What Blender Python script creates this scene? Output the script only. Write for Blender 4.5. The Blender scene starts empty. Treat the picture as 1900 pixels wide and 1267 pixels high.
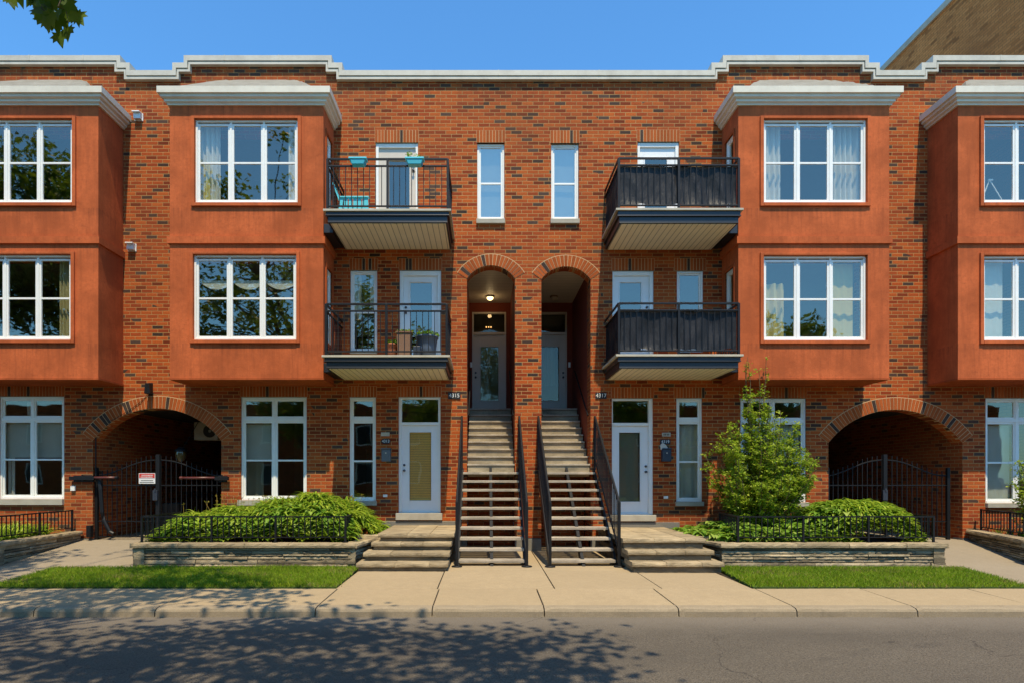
import bpy, math, random
from mathutils import Vector, Matrix
R = math.radians
rnd = random.Random(7)
sc = bpy.context.scene
COL = sc.collection

# ------------------------------------------------------------------ camera, sky, sun, exposure
CAMX, CAMD, EYE = -1.006, 14.3, 1.72
cam = bpy.data.cameras.new("camera"); camo = bpy.data.objects.new("camera", cam); COL.objects.link(camo)
camo.location = (CAMX, -CAMD, EYE); camo.rotation_euler = (R(90), 0, 0)
cam.sensor_width = 36; cam.lens = 1130/1900*36
cam.shift_x = 50/1900; cam.shift_y = 251.5/1900
cam.clip_end = 2000; cam.clip_start = 0.05
sc.camera = camo
SUN_EL, SUN_AZ = 65.0, 7.0          # sun behind the camera, slightly to the right
world = bpy.data.worlds.new("World"); sc.world = world; world.use_nodes = True
wn = world.node_tree.nodes; wl = world.node_tree.links; wn.clear()
wo = wn.new('ShaderNodeOutputWorld'); wb = wn.new('ShaderNodeBackground'); sky = wn.new('ShaderNodeTexSky')
sky.sky_type = 'NISHITA'; sky.sun_disc = False; sky.sun_elevation = R(SUN_EL); sky.sun_rotation = R(180-SUN_AZ)
sky.altitude = 50; sky.air_density = 1.0; sky.dust_density = 0.5; sky.ozone_density = 3.0
wb.inputs['Strength'].default_value = 0.148
tint = wn.new('ShaderNodeMix'); tint.data_type='RGBA'; tint.blend_type='MULTIPLY'; tint.inputs[0].default_value=1; tint.inputs[7].default_value=(.62,1.15,1.42,1)
wl.new(sky.outputs[0], tint.inputs[6]); wl.new(tint.outputs[2], wb.inputs['Color']); wl.new(wb.outputs[0], wo.inputs['Surface'])
sun = bpy.data.lights.new("sun", 'SUN'); suno = bpy.data.objects.new("sun", sun); COL.objects.link(suno)
sun.energy = 4.5; sun.angle = R(0.6); sun.color = (1.0, 0.86, 0.62)
sd = Vector((math.sin(R(SUN_AZ))*math.cos(R(SUN_EL)), -math.cos(R(SUN_AZ))*math.cos(R(SUN_EL)), math.sin(R(SUN_EL))))
suno.rotation_euler = sd.to_track_quat('Z', 'Y').to_euler(); suno.location = sd*60
sc.view_settings.view_transform = 'Standard'; sc.view_settings.look = 'None'
sc.view_settings.exposure = 0.42; sc.view_settings.gamma = 1.0

# ------------------------------------------------------------------ helpers
def S(d): return 1130.0/(CAMD-d)                       # metres-to-measure scale of a plane d metres in front of the wall
def X(m, d=0): return CAMX+(m-900)/S(d)
def Z(m, d=0): return EYE+(885-m)/S(d)

class MB:
    def __init__(s): s.v=[]; s.f=[]; s.m=[]
    def face(s, pts, mi=0):
        b=len(s.v); s.v += [tuple(p) for p in pts]; s.f.append(tuple(range(b,b+len(pts)))); s.m.append(mi)
    def box(s, x0,x1,y0,y1,z0,z1, mi=0):
        if x0>x1: x0,x1=x1,x0
        if y0>y1: y0,y1=y1,y0
        if z0>z1: z0,z1=z1,z0
        b=len(s.v)
        s.v += [(x0,y0,z0),(x1,y0,z0),(x1,y1,z0),(x0,y1,z0),(x0,y0,z1),(x1,y0,z1),(x1,y1,z1),(x0,y1,z1)]
        for q in ((0,3,2,1),(4,5,6,7),(0,1,5,4),(1,2,6,5),(2,3,7,6),(3,0,4,7)):
            s.f.append(tuple(b+i for i in q)); s.m.append(mi)
        return s
    def prism(s, poly, y0, y1, mi=0):                   # poly in (x,z) counter-clockwise seen from the front
        n=len(poly); b=len(s.v)
        s.v += [(x,y0,z) for x,z in poly]+[(x,y1,z) for x,z in poly]
        s.f.append(tuple(range(b,b+n))); s.m.append(mi)
        s.f.append(tuple(b+n+i for i in reversed(range(n)))); s.m.append(mi)
        for i in range(n):
            j=(i+1)%n; s.f.append((b+i,b+n+i,b+n+j,b+j)); s.m.append(mi)
        return s
    def prismz(s, poly, z0, z1, mi=0):                  # poly in (x,y) counter-clockwise from above
        n=len(poly); b=len(s.v)
        s.v += [(x,y,z0) for x,y in poly]+[(x,y,z1) for x,y in poly]
        s.f.append(tuple(b+i for i in reversed(range(n)))); s.m.append(mi)
        s.f.append(tuple(b+n+i for i in range(n))); s.m.append(mi)
        for i in range(n):
            j=(i+1)%n; s.f.append((b+i,b+j,b+n+j,b+n+i)); s.m.append(mi)
        return s
    def tube(s, pts, r, n=8, mi=0, cap=True):
        pts=[Vector(p) for p in pts]; rs = r if isinstance(r,(list,tuple)) else [r]*len(pts)
        rings=[]
        for i,p in enumerate(pts):
            d=(pts[min(i+1,len(pts)-1)]-pts[max(i-1,0)]).normalized()
            up=Vector((0,0,1)) if abs(d.z)<.95 else Vector((0,1,0))
            a=d.cross(up).normalized(); c=a.cross(d)
            b=len(s.v); rings.append(b)
            for k in range(n):
                t=2*math.pi*(k+.5)/n
                s.v.append(tuple(p+(a*math.cos(t)+c*math.sin(t))*rs[i]))
        for i in range(len(rings)-1):
            for k in range(n):
                k2=(k+1)%n
                s.f.append((rings[i]+k,rings[i]+k2,rings[i+1]+k2,rings[i+1]+k)); s.m.append(mi)
        if cap:
            s.f.append(tuple(rings[0]+k for k in reversed(range(n)))); s.m.append(mi)
            s.f.append(tuple(rings[-1]+k for k in range(n))); s.m.append(mi)
        return s
    def lathe(s, cx, cy, prof, n=20, mi=0):             # prof: list of (r,z)
        b=len(s.v); 
        for r,z in prof:
            for k in range(n):
                t=2*math.pi*k/n; s.v.append((cx+r*math.cos(t), cy+r*math.sin(t), z))
        for i in range(len(prof)-1):
            for k in range(n):
                k2=(k+1)%n
                s.f.append((b+i*n+k,b+i*n+k2,b+(i+1)*n+k2,b+(i+1)*n+k)); s.m.append(mi)
        return s
    def build(s, name, mat, parent=None, smooth=False, bevel=0):
        me=bpy.data.meshes.new(name); me.from_pydata(s.v,[],s.f)
        mats = mat if isinstance(mat,(list,tuple)) else [mat]
        for m in mats: me.materials.append(m)
        me.polygons.foreach_set('material_index', s.m)
        if smooth: me.polygons.foreach_set('use_smooth', [True]*len(s.f))
        me.update()
        o=bpy.data.objects.new(name, me); COL.objects.link(o)
        if parent is not None:
            o.parent=parent
            w=Vector((0,0,0)); p=parent
            while p is not None: w+=p.location; p=p.parent
            o.location=-w
        if bevel:
            bm=o.modifiers.new('bevel','BEVEL'); bm.width=bevel; bm.segments=2; bm.limit_method='ANGLE'
        return o

def empty(name, loc, label, cat, group=None):
    o=bpy.data.objects.new(name,None); COL.objects.link(o); o.location=loc; o.empty_display_size=.2
    return tag(o,label,cat,group)
def tag(o, label, cat, group=None, kind=None):
    o['label']=label; o['category']=cat
    if group: o['group']=group
    if kind: o['kind']=kind
    return o
def struct(o, kind='structure'): o['kind']=kind; return o

# ------------------------------------------------------------------ materials
class NT:
    def __init__(s, name):
        s.mat=bpy.data.materials.new(name); s.mat.use_nodes=True; s.t=s.mat.node_tree; s.t.nodes.clear()
        s.out=s.n('ShaderNodeOutputMaterial')
    def n(s, typ, **kw):
        nd=s.t.nodes.new(typ)
        for k,v in kw.items(): setattr(nd,k,v)
        return nd
    def l(s,a,b): s.t.links.new(a,b)
    def val(s, sock, v):
        if hasattr(v,'links') or isinstance(v, bpy.types.NodeSocket): s.l(v,sock)
        else: sock.default_value=v
    def math(s, op, a, b=None, c=None):
        nd=s.n('ShaderNodeMath', operation=op); s.val(nd.inputs[0],a)
        if b is not None: s.val(nd.inputs[1],b)
        if c is not None: s.val(nd.inputs[2],c)
        return nd.outputs[0]
    def noise(s, scale, detail=4, rough=.55, vec=None, dim='3D'):
        nd=s.n('ShaderNodeTexNoise'); nd.inputs['Scale'].default_value=scale; nd.inputs['Detail'].default_value=detail
        nd.inputs['Roughness'].default_value=rough
        s.l(vec if vec is not None else s.obj(), nd.inputs['Vector']); return nd.outputs['Fac']
    def obj(s):
        if not hasattr(s,'_o'): s._o=s.n('ShaderNodeNewGeometry').outputs['Position']
        return s._o
    def ramp(s, fac, stops, interp='LINEAR'):
        nd=s.n('ShaderNodeValToRGB'); nd.color_ramp.interpolation=interp; e=nd.color_ramp.elements
        while len(e)<len(stops): e.new(.5)
        for i,(p,c) in enumerate(stops):
            e[i].position=p; e[i].color=(c,c,c,1) if isinstance(c,(int,float)) else (*c,1)
        s.val(nd.inputs[0],fac); return nd.outputs[0]
    def mix(s, fac, a, b, mode='MIX'):
        nd=s.n('ShaderNodeMix', data_type='RGBA', blend_type=mode); s.val(nd.inputs[0],fac)
        for i,v in ((6,a),(7,b)):
            if isinstance(v,tuple): v=(*v,1) if len(v)==3 else v
            s.val(nd.inputs[i],v)
        return nd.outputs[2]
    def bump(s, h, strength=.5, dist=.01):
        nd=s.n('ShaderNodeBump'); nd.inputs['Strength'].default_value=strength; nd.inputs['Distance'].default_value=dist
        s.l(h,nd.inputs['Height']); return nd.outputs[0]
    def pbr(s, color, rough=.8, metal=0, bump=None, spec=.3):
        b=s.n('ShaderNodeBsdfPrincipled')
        if isinstance(color,tuple): color=(*color,1) if len(color)==3 else color
        s.val(b.inputs['Base Color'],color); s.val(b.inputs['Roughness'],rough); b.inputs['Metallic'].default_value=metal
        b.inputs['Specular IOR Level'].default_value=spec
        if bump is not None: s.l(bump,b.inputs['Normal'])
        s.l(b.outputs[0], s.out.inputs['Surface']); return b
    def mapped(s, sx,sy,sz):
        m=s.n('ShaderNodeMapping'); m.inputs['Scale'].default_value=(sx,sy,sz); s.l(s.obj(),m.inputs['Vector']); return m.outputs[0]

def painted(name, col, rough=.45, var=.12, dirt=.0, spec=.4, bumps=.05, scale=6):
    t=NT(name); nz=t.noise(scale,5); c2=tuple(x*(1-var) for x in col)
    c=t.mix(nz,c2,tuple(min(1,x*(1+var*.4)) for x in col))
    if dirt:
        f=t.ramp(t.noise(2.3,8,.7),[(.45,0.0),(.75,dirt)])
        c=t.mix(f,c,(.12,.09,.06))
    t.pbr(c,rough,0,t.bump(t.noise(60,3),bumps,.004),spec); return t.mat

def brick_mat(name, dark=.072, cols=((.27,.040,.009),(.42,.072,.013),(.53,.115,.020)), W=.2555, H=.0847, z0=.02, stain=.6, mort=(.52,.29,.11)):
    t=NT(name); g=t.n('ShaderNodeNewGeometry'); sep=t.n('ShaderNodeSeparateXYZ'); t.l(g.outputs['Position'],sep.inputs[0])
    sn=t.n('ShaderNodeSeparateXYZ'); t.l(g.outputs['True Normal'],sn.inputs[0])
    side=t.math('GREATER_THAN',t.math('ABSOLUTE',sn.outputs[0]),.6)
    mx=t.n('ShaderNodeMix',data_type='FLOAT'); t.l(side,mx.inputs[0]); t.l(sep.outputs[0],mx.inputs[2]); t.l(sep.outputs[1],mx.inputs[3])
    # edges wander by a few millimetres so that the courses are not ruled lines
    wob=t.noise(9,3,.6); wobu=t.math('MULTIPLY',t.math('SUBTRACT',wob,.5),.016)
    wz=t.math('MULTIPLY',t.math('SUBTRACT',t.noise(7,2,.5,t.mapped(1,1,3)),.5),.012)
    u=t.math('DIVIDE',t.math('ADD',mx.outputs[0],wobu),W); v=t.math('DIVIDE',t.math('ADD',t.math('SUBTRACT',sep.outputs[2],z0),wz),H)
    row=t.math('FLOOR',v); off=t.math('MULTIPLY',t.math('MODULO',t.math('ADD',row,1000),2),.5)
    w1=t.n('ShaderNodeTexWhiteNoise',noise_dimensions='1D'); t.l(row,w1.inputs['W'])
    off=t.math('ADD',off,t.math('MULTIPLY',w1.outputs[0],.10))
    u2=t.math('ADD',u,off); colm=t.math('FLOOR',u2)
    fu=t.math('FRACT',u2); fv=t.math('FRACT',v)
    du=t.math('MULTIPLY',t.math('MINIMUM',fu,t.math('SUBTRACT',1,fu)),W); dv=t.math('MULTIPLY',t.math('MINIMUM',fv,t.math('SUBTRACT',1,fv)),H)
    d=t.math('MINIMUM',du,dv)
    mm=t.n('ShaderNodeMapRange'); mm.inputs[1].default_value=.0045; mm.inputs[2].default_value=.0085; t.l(d,mm.inputs[0])
    cv=t.n('ShaderNodeCombineXYZ'); t.l(colm,cv.inputs[0]); t.l(row,cv.inputs[1]); t.l(side,cv.inputs[2])
    wn_=t.n('ShaderNodeTexWhiteNoise',noise_dimensions='3D'); t.l(cv.outputs[0],wn_.inputs['Vector'])
    ss=t.n('ShaderNodeSeparateColor'); t.l(wn_.outputs['Color'],ss.inputs[0])
    base=t.ramp(ss.outputs[0],[(0,tuple(x*.5 for x in cols[0])),(.14,cols[0]),(.5,cols[1]),(1,cols[2])])
    base=t.mix(t.ramp(t.noise(38,4,.7),[(.35,0),(.7,.45)]),base,tuple(x*.55 for x in cols[0]))
    # dark bricks come in loose groups
    dens=t.ramp(t.noise(.55,2),[(.35,dark*.45),(.65,dark*1.9)])
    isd=t.math('LESS_THAN',ss.outputs[1],dens)
    base=t.mix(isd,base,t.mix(ss.outputs[2],(.035,.022,.018),(.085,.052,.040)))
    mc=t.mix(t.noise(5,5),tuple(x*.62 for x in mort),mort)
    c=t.mix(mm.outputs[0],mc,base)
    c=t.mix(t.ramp(t.noise(.35,4),[(.38,0.0),(.70,.42)]),c,(.15,.055,.022)); c=t.mix(t.ramp(t.noise(1.6,6,.7,t.mapped(1.6,1.6,.35)),[(.55,0.0),(.8,.35)]),c,(.10,.045,.022)); c=t.mix(t.ramp(t.noise(2.4,7,.75),[(.66,0.0),(.76,.30)]),c,(.55,.36,.22))
    zt_=t.n('ShaderNodeMapRange'); zt_.inputs[1].default_value=10.2; zt_.inputs[2].default_value=11.2; t.l(sep.outputs[2],zt_.inputs[0])
    c=t.mix(t.math('MULTIPLY',zt_.outputs[0],t.ramp(t.noise(2.2,6,.7,t.mapped(3,3,.3)),[(.42,0),(.68,stain)])),c,(.07,.035,.022))
    hgt=t.math('ADD',t.math('MULTIPLY',mm.outputs[0],1.0),t.math('MULTIPLY',t.noise(45,4,.7),.45))
    t.pbr(c,.88,0,t.bump(hgt,.6,.006),.2); return t.mat

M={}
M['brick']=brick_mat('red_brick')
M['brick_back']=brick_mat('red_brick_sheltered',dark=.03)
M['brick_brown']=brick_mat('brown_brick',dark=0,stain=0.0,cols=((.62,.215,.055),(.71,.26,.07),(.80,.30,.085)),mort=(.40,.18,.06))
def vbrick(name,c,k=1.0):
    t=NT(name); r=t.n('ShaderNodeNewGeometry').outputs['Random Per Island']
    cc=t.mix(r,tuple(x*.78 for x in c),tuple(min(1,x*1.15) for x in c)); cc=t.mix(t.ramp(t.noise(40,4,.7),[(.4,0),(.7,.4)]),cc,tuple(x*.5 for x in c))
    t.pbr(cc,.88,0,t.bump(t.noise(45,4,.7),.5,.005),.2); return t.mat
M['vb']=vbrick('arch_brick',(.38,.088,.020)); M['vbd']=vbrick('dark_arch_brick',(.06,.038,.03))
M['mortar']=painted('mortar',(.56,.38,.20),.95,.25,bumps=.4)

def stucco(name,c):
    t=NT(name); n1=t.noise(1.3,6,.6); n2=t.noise(14,5,.65)
    cc=t.mix(t.ramp(n1,[(.38,0),(.62,1)]),tuple(x*.74 for x in c),tuple(x*1.12 for x in c))
    cc=t.mix(t.ramp(n2,[(.42,0),(.66,.42)]),cc,tuple(x*.70 for x in c))
    # rain streaks and scuffs
    st=t.noise(3.0,5,.7,t.mapped(3.5,3.5,.25)); cc=t.mix(t.ramp(st,[(.48,0),(.74,.55)]),cc,(c[0]*.55,c[1]*.55,c[2]*.6))
    sc_=t.noise(5.5,7,.75,t.mapped(1,1,2)); cc=t.mix(t.ramp(sc_,[(.56,0),(.70,.45)]),cc,(c[0]*.45,c[1]*.42,c[2]*.5))
    sp=t.n('ShaderNodeSeparateXYZ'); t.l(t.obj(),sp.inputs[0]); drip=t.ramp(t.noise(2.0,5,.75,t.mapped(6,6,.22)),[(.46,0),(.66,1)])
    for zz,ln,am in ((7.62,.45,.50),(4.65,.42,.50),(6.82,.5,.30),(9.90,.42,.55)):
        a1=t.math('SUBTRACT',zz,sp.outputs[2]); m1=t.math('MULTIPLY',t.math('GREATER_THAN',a1,0),t.math('MAXIMUM',0,t.math('SUBTRACT',1,t.math('DIVIDE',a1,ln))))
        cc=t.mix(t.math('MULTIPLY',t.math('MULTIPLY',m1,drip),am),cc,(c[0]*.28,c[1]*.32,c[2]*.5))
    b=t.bump(t.math('ADD',t.noise(70,4,.7),t.math('MULTIPLY',t.noise(9,3),1.2)),.45,.006)
    t.pbr(cc,.92,0,b,.15); return t.mat
M['stucco']=stucco('terracotta_stucco',(.51,.118,.038))
M['stucco_trim']=stucco('terracotta_trim',(.40,.088,.026))
M['white']=painted('white_vinyl',(.82,.81,.76),.35,.10,spec=.5)
M['metalwhite']=painted('weathered_white_metal',(.56,.52,.43),.5,.16,dirt=.35)
M['cream']=painted('cream_cornice',(.70,.64,.52),.5,.10,dirt=.22)
M['membrane']=painted('grey_roof_membrane',(.25,.23,.185),.8,.35,dirt=.5,bumps=.5)
M['black']=painted('black_iron',(.009,.009,.010),.5,.3,spec=.3,bumps=.2,scale=20)
M['navy']=painted('blue_black_fascia',(.020,.021,.024),.4,.25,spec=.5)
M['trimbeige']=painted('beige_deck_edge',(.50,.45,.34),.6,.2,dirt=.4)
M['sillstone']=painted('limestone_sill',(.42,.38,.30),.85,.2,dirt=.35,bumps=.4)
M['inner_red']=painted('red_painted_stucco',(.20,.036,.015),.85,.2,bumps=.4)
M['doorwhite']=painted('white_door_paint',(.80,.79,.77),.35,.06,spec=.5)
M['doorgrey']=painted('grey_door_paint',(.58,.50,.41),.4,.08,spec=.5)
M['chrome']=painted('dark_hardware',(.03,.035,.05),.3,.1,spec=.8)
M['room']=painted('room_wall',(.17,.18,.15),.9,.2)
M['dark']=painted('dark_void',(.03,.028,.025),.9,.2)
M['blind']=painted('tan_blind',(.88,.52,.15),.7,.15)
M['turq']=painted('turquoise_plastic',(.02,.32,.40),.45,.1,spec=.5)
M['turq2']=painted('light_turquoise_plastic',(.09,.55,.64),.45,.15,spec=.5)
M['redtube']=painted('dark_red_tube',(.11,.025,.017),.4,.2,spec=.5)
M['signwhite']=painted('sign_white',(.75,.74,.72),.5,.05)
M['signred']=painted('sign_red',(.55,.03,.02),.5,.05)
M['signblack']=painted('sign_black',(.02,.02,.02),.5,.05)
M['greybox']=painted('speckled_grey_metal',(.12,.14,.15),.5,.5,scale=60,spec=.5)
M['navybox']=painted('dark_blue_metal',(.03,.04,.06),.45,.3,spec=.5)
M['slate']=painted('slate_blue_pot',(.10,.13,.18),.5,.2)
M['brownpot']=painted('brown_basket',(.22,.12,.07),.7,.4,scale=40)
M['clay']=painted('terracotta_pot',(.40,.13,.06),.8,.25)
M['soil']=painted('soil',(.045,.03,.018),.95,.4,bumps=1)
M['paper']=painted('newsprint',(.60,.56,.48),.8,.3,scale=40)
M['bark']=painted('bark',(.10,.075,.05),.95,.5,bumps=1.5,scale=12)
M['stem']=painted('green_brown_stem',(.12,.09,.035),.8,.3)

def treadmat(name,c):
    t=NT(name); n=t.noise(5,6,.7,t.mapped(.35,1,1)); cc=t.mix(t.ramp(n,[(.35,0),(.65,1)]),tuple(x*.55 for x in c),tuple(x*1.1 for x in c))
    cc=t.mix(t.ramp(t.noise(22,5,.8),[(.54,0),(.68,.65)]),cc,tuple(x*.4 for x in c)); t.pbr(cc,.65,0,t.bump(t.noise(50,3),.2,.004),.3); return t.mat
M['tread']=treadmat('grey_painted_tread',(.44,.37,.28)); M['riser']=treadmat('beige_painted_riser',(.38,.31,.20))

def siding(name,c,axis,pitch):
    t=NT(name); sep=t.n('ShaderNodeSeparateXYZ'); t.l(t.obj(),sep.inputs[0])
    f=t.math('FRACT',t.math('DIVIDE',sep.outputs[axis],pitch)); dd=t.math('MINIMUM',f,t.math('SUBTRACT',1,f))
    m=t.n('ShaderNodeMapRange'); m.inputs[1].default_value=.03; m.inputs[2].default_value=.09; t.l(dd,m.inputs[0])
    cc=t.mix(t.noise(3,5),tuple(x*.82 for x in c),c); cc=t.mix(m.outputs[0],tuple(x*.35 for x in c),cc)
    cc=t.mix(t.ramp(t.noise(6,7,.8),[(.63,0),(.72,.6)]),cc,(.14,.09,.05))
    t.pbr(cc,.55,0,t.bump(m.outputs[0],.6,.006),.3); return t.mat
M['soffit']=siding('beige_soffit_boards',(.88,.79,.60),0,.125)
M['ceil']=siding('cream_ceiling_boards',(.55,.47,.37),1,.125)

def glass(name, fac=.20, tint=.97, wav=.09):
    t=NT(name); lw=t.n('ShaderNodeLayerWeight'); lw.inputs[0].default_value=.25
    gl=t.n('ShaderNodeBsdfGlossy'); gl.inputs['Roughness'].default_value=.015; gl.inputs['Color'].default_value=(1,.88,.72,1)
    tr=t.n('ShaderNodeBsdfTransparent'); tr.inputs['Color'].default_value=(tint,tint*1.02,tint,1)
    b=t.bump(t.noise(1.7,1,.4),wav,.03); t.l(b,gl.inputs['Normal'])
    f=t.math('MINIMUM',t.math('ADD',t.math('MULTIPLY',lw.outputs['Fresnel'],.8),fac),1)
    f=t.math('MULTIPLY',f,t.math('SUBTRACT',1,t.n('ShaderNodeNewGeometry').outputs['Backfacing'])); mx=t.n('ShaderNodeMixShader'); t.l(f,mx.inputs[0]); t.l(tr.outputs[0],mx.inputs[1]); t.l(gl.outputs[0],mx.inputs[2])
    t.l(mx.outputs[0],t.out.inputs['Surface']); return t.mat
M['glass']=glass('window_glass'); M['glass_dim']=glass('hall_door_glass',.05,.9,.05); M['glass_lo']=glass('ground_floor_glass',.13,.92,.07); M['glass_hi']=glass('upper_stair_glass',.45,.8,.06)

def cloth(name,c,tr=.4):
    t=NT(name); d=t.n('ShaderNodeBsdfDiffuse'); e=t.n('ShaderNodeBsdfTranslucent'); cc=t.mix(t.noise(4,3),tuple(x*.8 for x in c),c)
    t.l(cc,d.inputs[0]); t.l(cc,e.inputs[0]); m=t.n('ShaderNodeMixShader'); m.inputs[0].default_value=tr
    t.l(d.outputs[0],m.inputs[1]); t.l(e.outputs[0],m.inputs[2]); t.l(m.outputs[0],t.out.inputs['Surface']); return t.mat
M['curtain']=cloth('white_curtain',(.92,.90,.84)); M['olivecurtain']=cloth('olive_curtain',(.62,.55,.30)); M['lace']=cloth('lace',(.84,.86,.78)); M['lace_dim']=cloth('dim_lace',(.30,.30,.22)); M['yellowcurtain']=cloth('yellow_curtain',(.85,.72,.30))
def fabric():
    t=NT('black_screen_fabric'); n=t.noise(3.2,5,.6,t.mapped(1.2,1,.6)); 
    t.pbr(t.mix(n,(.008,.008,.009),(.022,.022,.025)),.5,0,t.bump(t.noise(5,5,.6,t.mapped(1.6,1,.6)),.9,.03),.3); return t.mat
M['screen']=fabric()

def leaf(name,c1,c2,c3,tr=.35,gloss=.35):
    t=NT(name); r=t.n('ShaderNodeNewGeometry').outputs['Random Per Island']
    cc=t.ramp(r,[(0,c1),(.55,c2),(1,c3)]); cc=t.mix(t.ramp(t.noise(1.1,3),[(.35,0),(.7,.5)]),cc,c1)
    b=t.n('ShaderNodeBsdfPrincipled'); t.l(cc,b.inputs['Base Color']); b.inputs['Roughness'].default_value=.5; b.inputs['Specular IOR Level'].default_value=gloss
    e=t.n('ShaderNodeBsdfTranslucent'); t.l(t.mix(.5,cc,(.16,.24,.02)),e.inputs[0]); m=t.n('ShaderNodeMixShader'); m.inputs[0].default_value=tr
    t.l(b.outputs[0],m.inputs[1]); t.l(e.outputs[0],m.inputs[2]); t.l(m.outputs[0],t.out.inputs['Surface']); return t.mat
M['grass']=leaf('grass_blade',(.13,.23,.010),(.24,.36,.014),(.40,.46,.045),.4,.15)
M['drygrass']=leaf('dry_grass_blade',(.20,.15,.05),(.30,.24,.08),(.42,.34,.13),.3,.1); M['daylily']=leaf('daylily_leaf',(.16,.27,.012),(.38,.50,.025),(.62,.66,.08),.48)
M['hosta']=leaf('hosta_leaf',(.12,.25,.02),(.24,.40,.035),(.50,.56,.12),.42)
M['darkbush']=leaf('bushy_green_leaf',(.09,.20,.012),(.21,.34,.02),(.36,.46,.04),.42)
M['shrubleaf']=leaf('shrub_leaf',(.17,.28,.015),(.38,.50,.025),(.62,.66,.07),.55)
M['maple']=leaf('maple_leaf',(.06,.12,.006),(.12,.20,.010),(.22,.27,.016),.55)
M['rust']=leaf('rusty_flower_stalk',(.26,.14,.02),(.34,.26,.03),(.42,.36,.05),.3)

def asphalt():
    t=NT('asphalt'); sp=t.noise(55,5,.85); ag=t.n('ShaderNodeTexVoronoi'); ag.inputs['Scale'].default_value=75; t.l(t.obj(),ag.inputs['Vector'])
    c=t.mix(t.ramp(sp,[(.36,0),(.64,1)]),(.034,.027,.020),(.170,.140,.104))
    c=t.mix(t.ramp(ag.outputs['Distance'],[(.1,.55),(.45,0)]),c,(.20,.17,.135))
    c=t.mix(t.ramp(t.noise(.7,5,.6,t.mapped(.35,1.2,1)),[(.35,0),(.7,.5)]),c,(.070,.058,.045))
    c=t.mix(t.ramp(t.noise(3.5,6,.7),[(.5,0),(.8,.25)]),c,(.155,.13,.10))
    sp2=t.n('ShaderNodeSeparateXYZ'); t.l(t.obj(),sp2.inputs[0])
    gut=t.n('ShaderNodeMapRange'); gut.inputs[1].default_value=-6.75; gut.inputs[2].default_value=-6.1; t.l(t.math('ADD',sp2.outputs[1],t.math('MULTIPLY',t.noise(2.5,5,.7),.5)),gut.inputs[0])
    c=t.mix(t.math('MULTIPLY',gut.outputs[0],.40),c,(.23,.19,.145))
    cr=t.n('ShaderNodeTexVoronoi',feature='DISTANCE_TO_EDGE'); cr.inputs['Scale'].default_value=.42
    wp=t.n('ShaderNodeVectorMath',operation='ADD'); nn=t.n('ShaderNodeTexNoise'); nn.inputs['Scale'].default_value=1.6; nn.inputs['Detail'].default_value=6; t.l(t.obj(),nn.inputs['Vector'])
    t.l(t.obj(),wp.inputs[0]); t.l(nn.outputs['Color'],wp.inputs[1]); t.l(wp.outputs[0],cr.inputs['Vector'])
    c=t.mix(t.math('MULTIPLY',t.math('LESS_THAN',cr.outputs['Distance'],.0035),t.ramp(t.noise(.5,2),[(.5,0),(.56,.6)])),c,(.025,.02,.017))
    c=t.mix(t.ramp(t.noise(1.1,4,.6,t.mapped(.6,1,1)),[(.63,0),(.68,.35)]),c,(.055,.046,.038))
    t.pbr(c,.85,0,t.bump(t.math('ADD',sp,ag.outputs['Distance']),.7,.008),.25); return t.mat
M['asphalt']=asphalt()
def concrete(name,c,crack=.5,dark=.5):
    t=NT(name); n=t.noise(.9,7,.65); f=t.noise(60,4,.8)
    cc=t.mix(n,tuple(x*.76 for x in c),tuple(x*1.08 for x in c)); cc=t.mix(t.ramp(f,[(.38,.6),(.62,0)]),cc,tuple(x*.5 for x in c)); cc=t.mix(t.ramp(t.noise(7,8,.8),[(.4,.35),(.62,0)]),cc,tuple(x*.55 for x in c))
    r=t.n('ShaderNodeNewGeometry').outputs['Random Per Island']; cc=t.mix(t.math('MULTIPLY',r,.28),cc,tuple(x*.62 for x in c))
    cc=t.mix(t.ramp(t.noise(2.6,8,.75),[(.60,0),(.74,dark)]),cc,tuple(x*.42 for x in c))
    t.pbr(cc,.9,0,t.bump(t.math('ADD',f,t.math('MULTIPLY',t.noise(12,5,.7),1.5)),.35,.006),.2); return t.mat
M['concrete']=concrete('sidewalk_concrete',(.46,.345,.205),dark=.35); M['curbc']=concrete('curb_concrete',(.37,.29,.19),dark=.85)
M['drivec']=concrete('driveway_concrete',(.36,.29,.20),dark=.6); M['foundation']=concrete('foundation_concrete',(.26,.24,.20))
def stonemat(name,c):
    t=NT(name); r=t.n('ShaderNodeNewGeometry').outputs['Random Per Island']
    cc=t.mix(r,tuple(x*.65 for x in c),tuple(x*1.12 for x in c)); n=t.noise(4,7,.7,t.mapped(.5,1,2.2)); cc=t.mix(t.ramp(n,[(.40,0),(.66,.85)]),cc,tuple(x*.38 for x in c))
    cc=t.mix(t.ramp(t.noise(30,5,.8),[(.55,0),(.75,.3)]),cc,(.5,.45,.36))
    t.pbr(cc,.9,0,t.bump(t.math('ADD',t.noise(9,6,.75,t.mapped(.6,1,2)),t.math('MULTIPLY',t.noise(45,4),.4)),.8,.02),.2); return t.mat
M['stone']=stonemat('ledge_stone',(.44,.35,.22)); M['stonecap']=stonemat('stone_cap',(.42,.32,.19)); M['stonedark']=stonemat('stone_riser',(.24,.19,.12))

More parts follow.
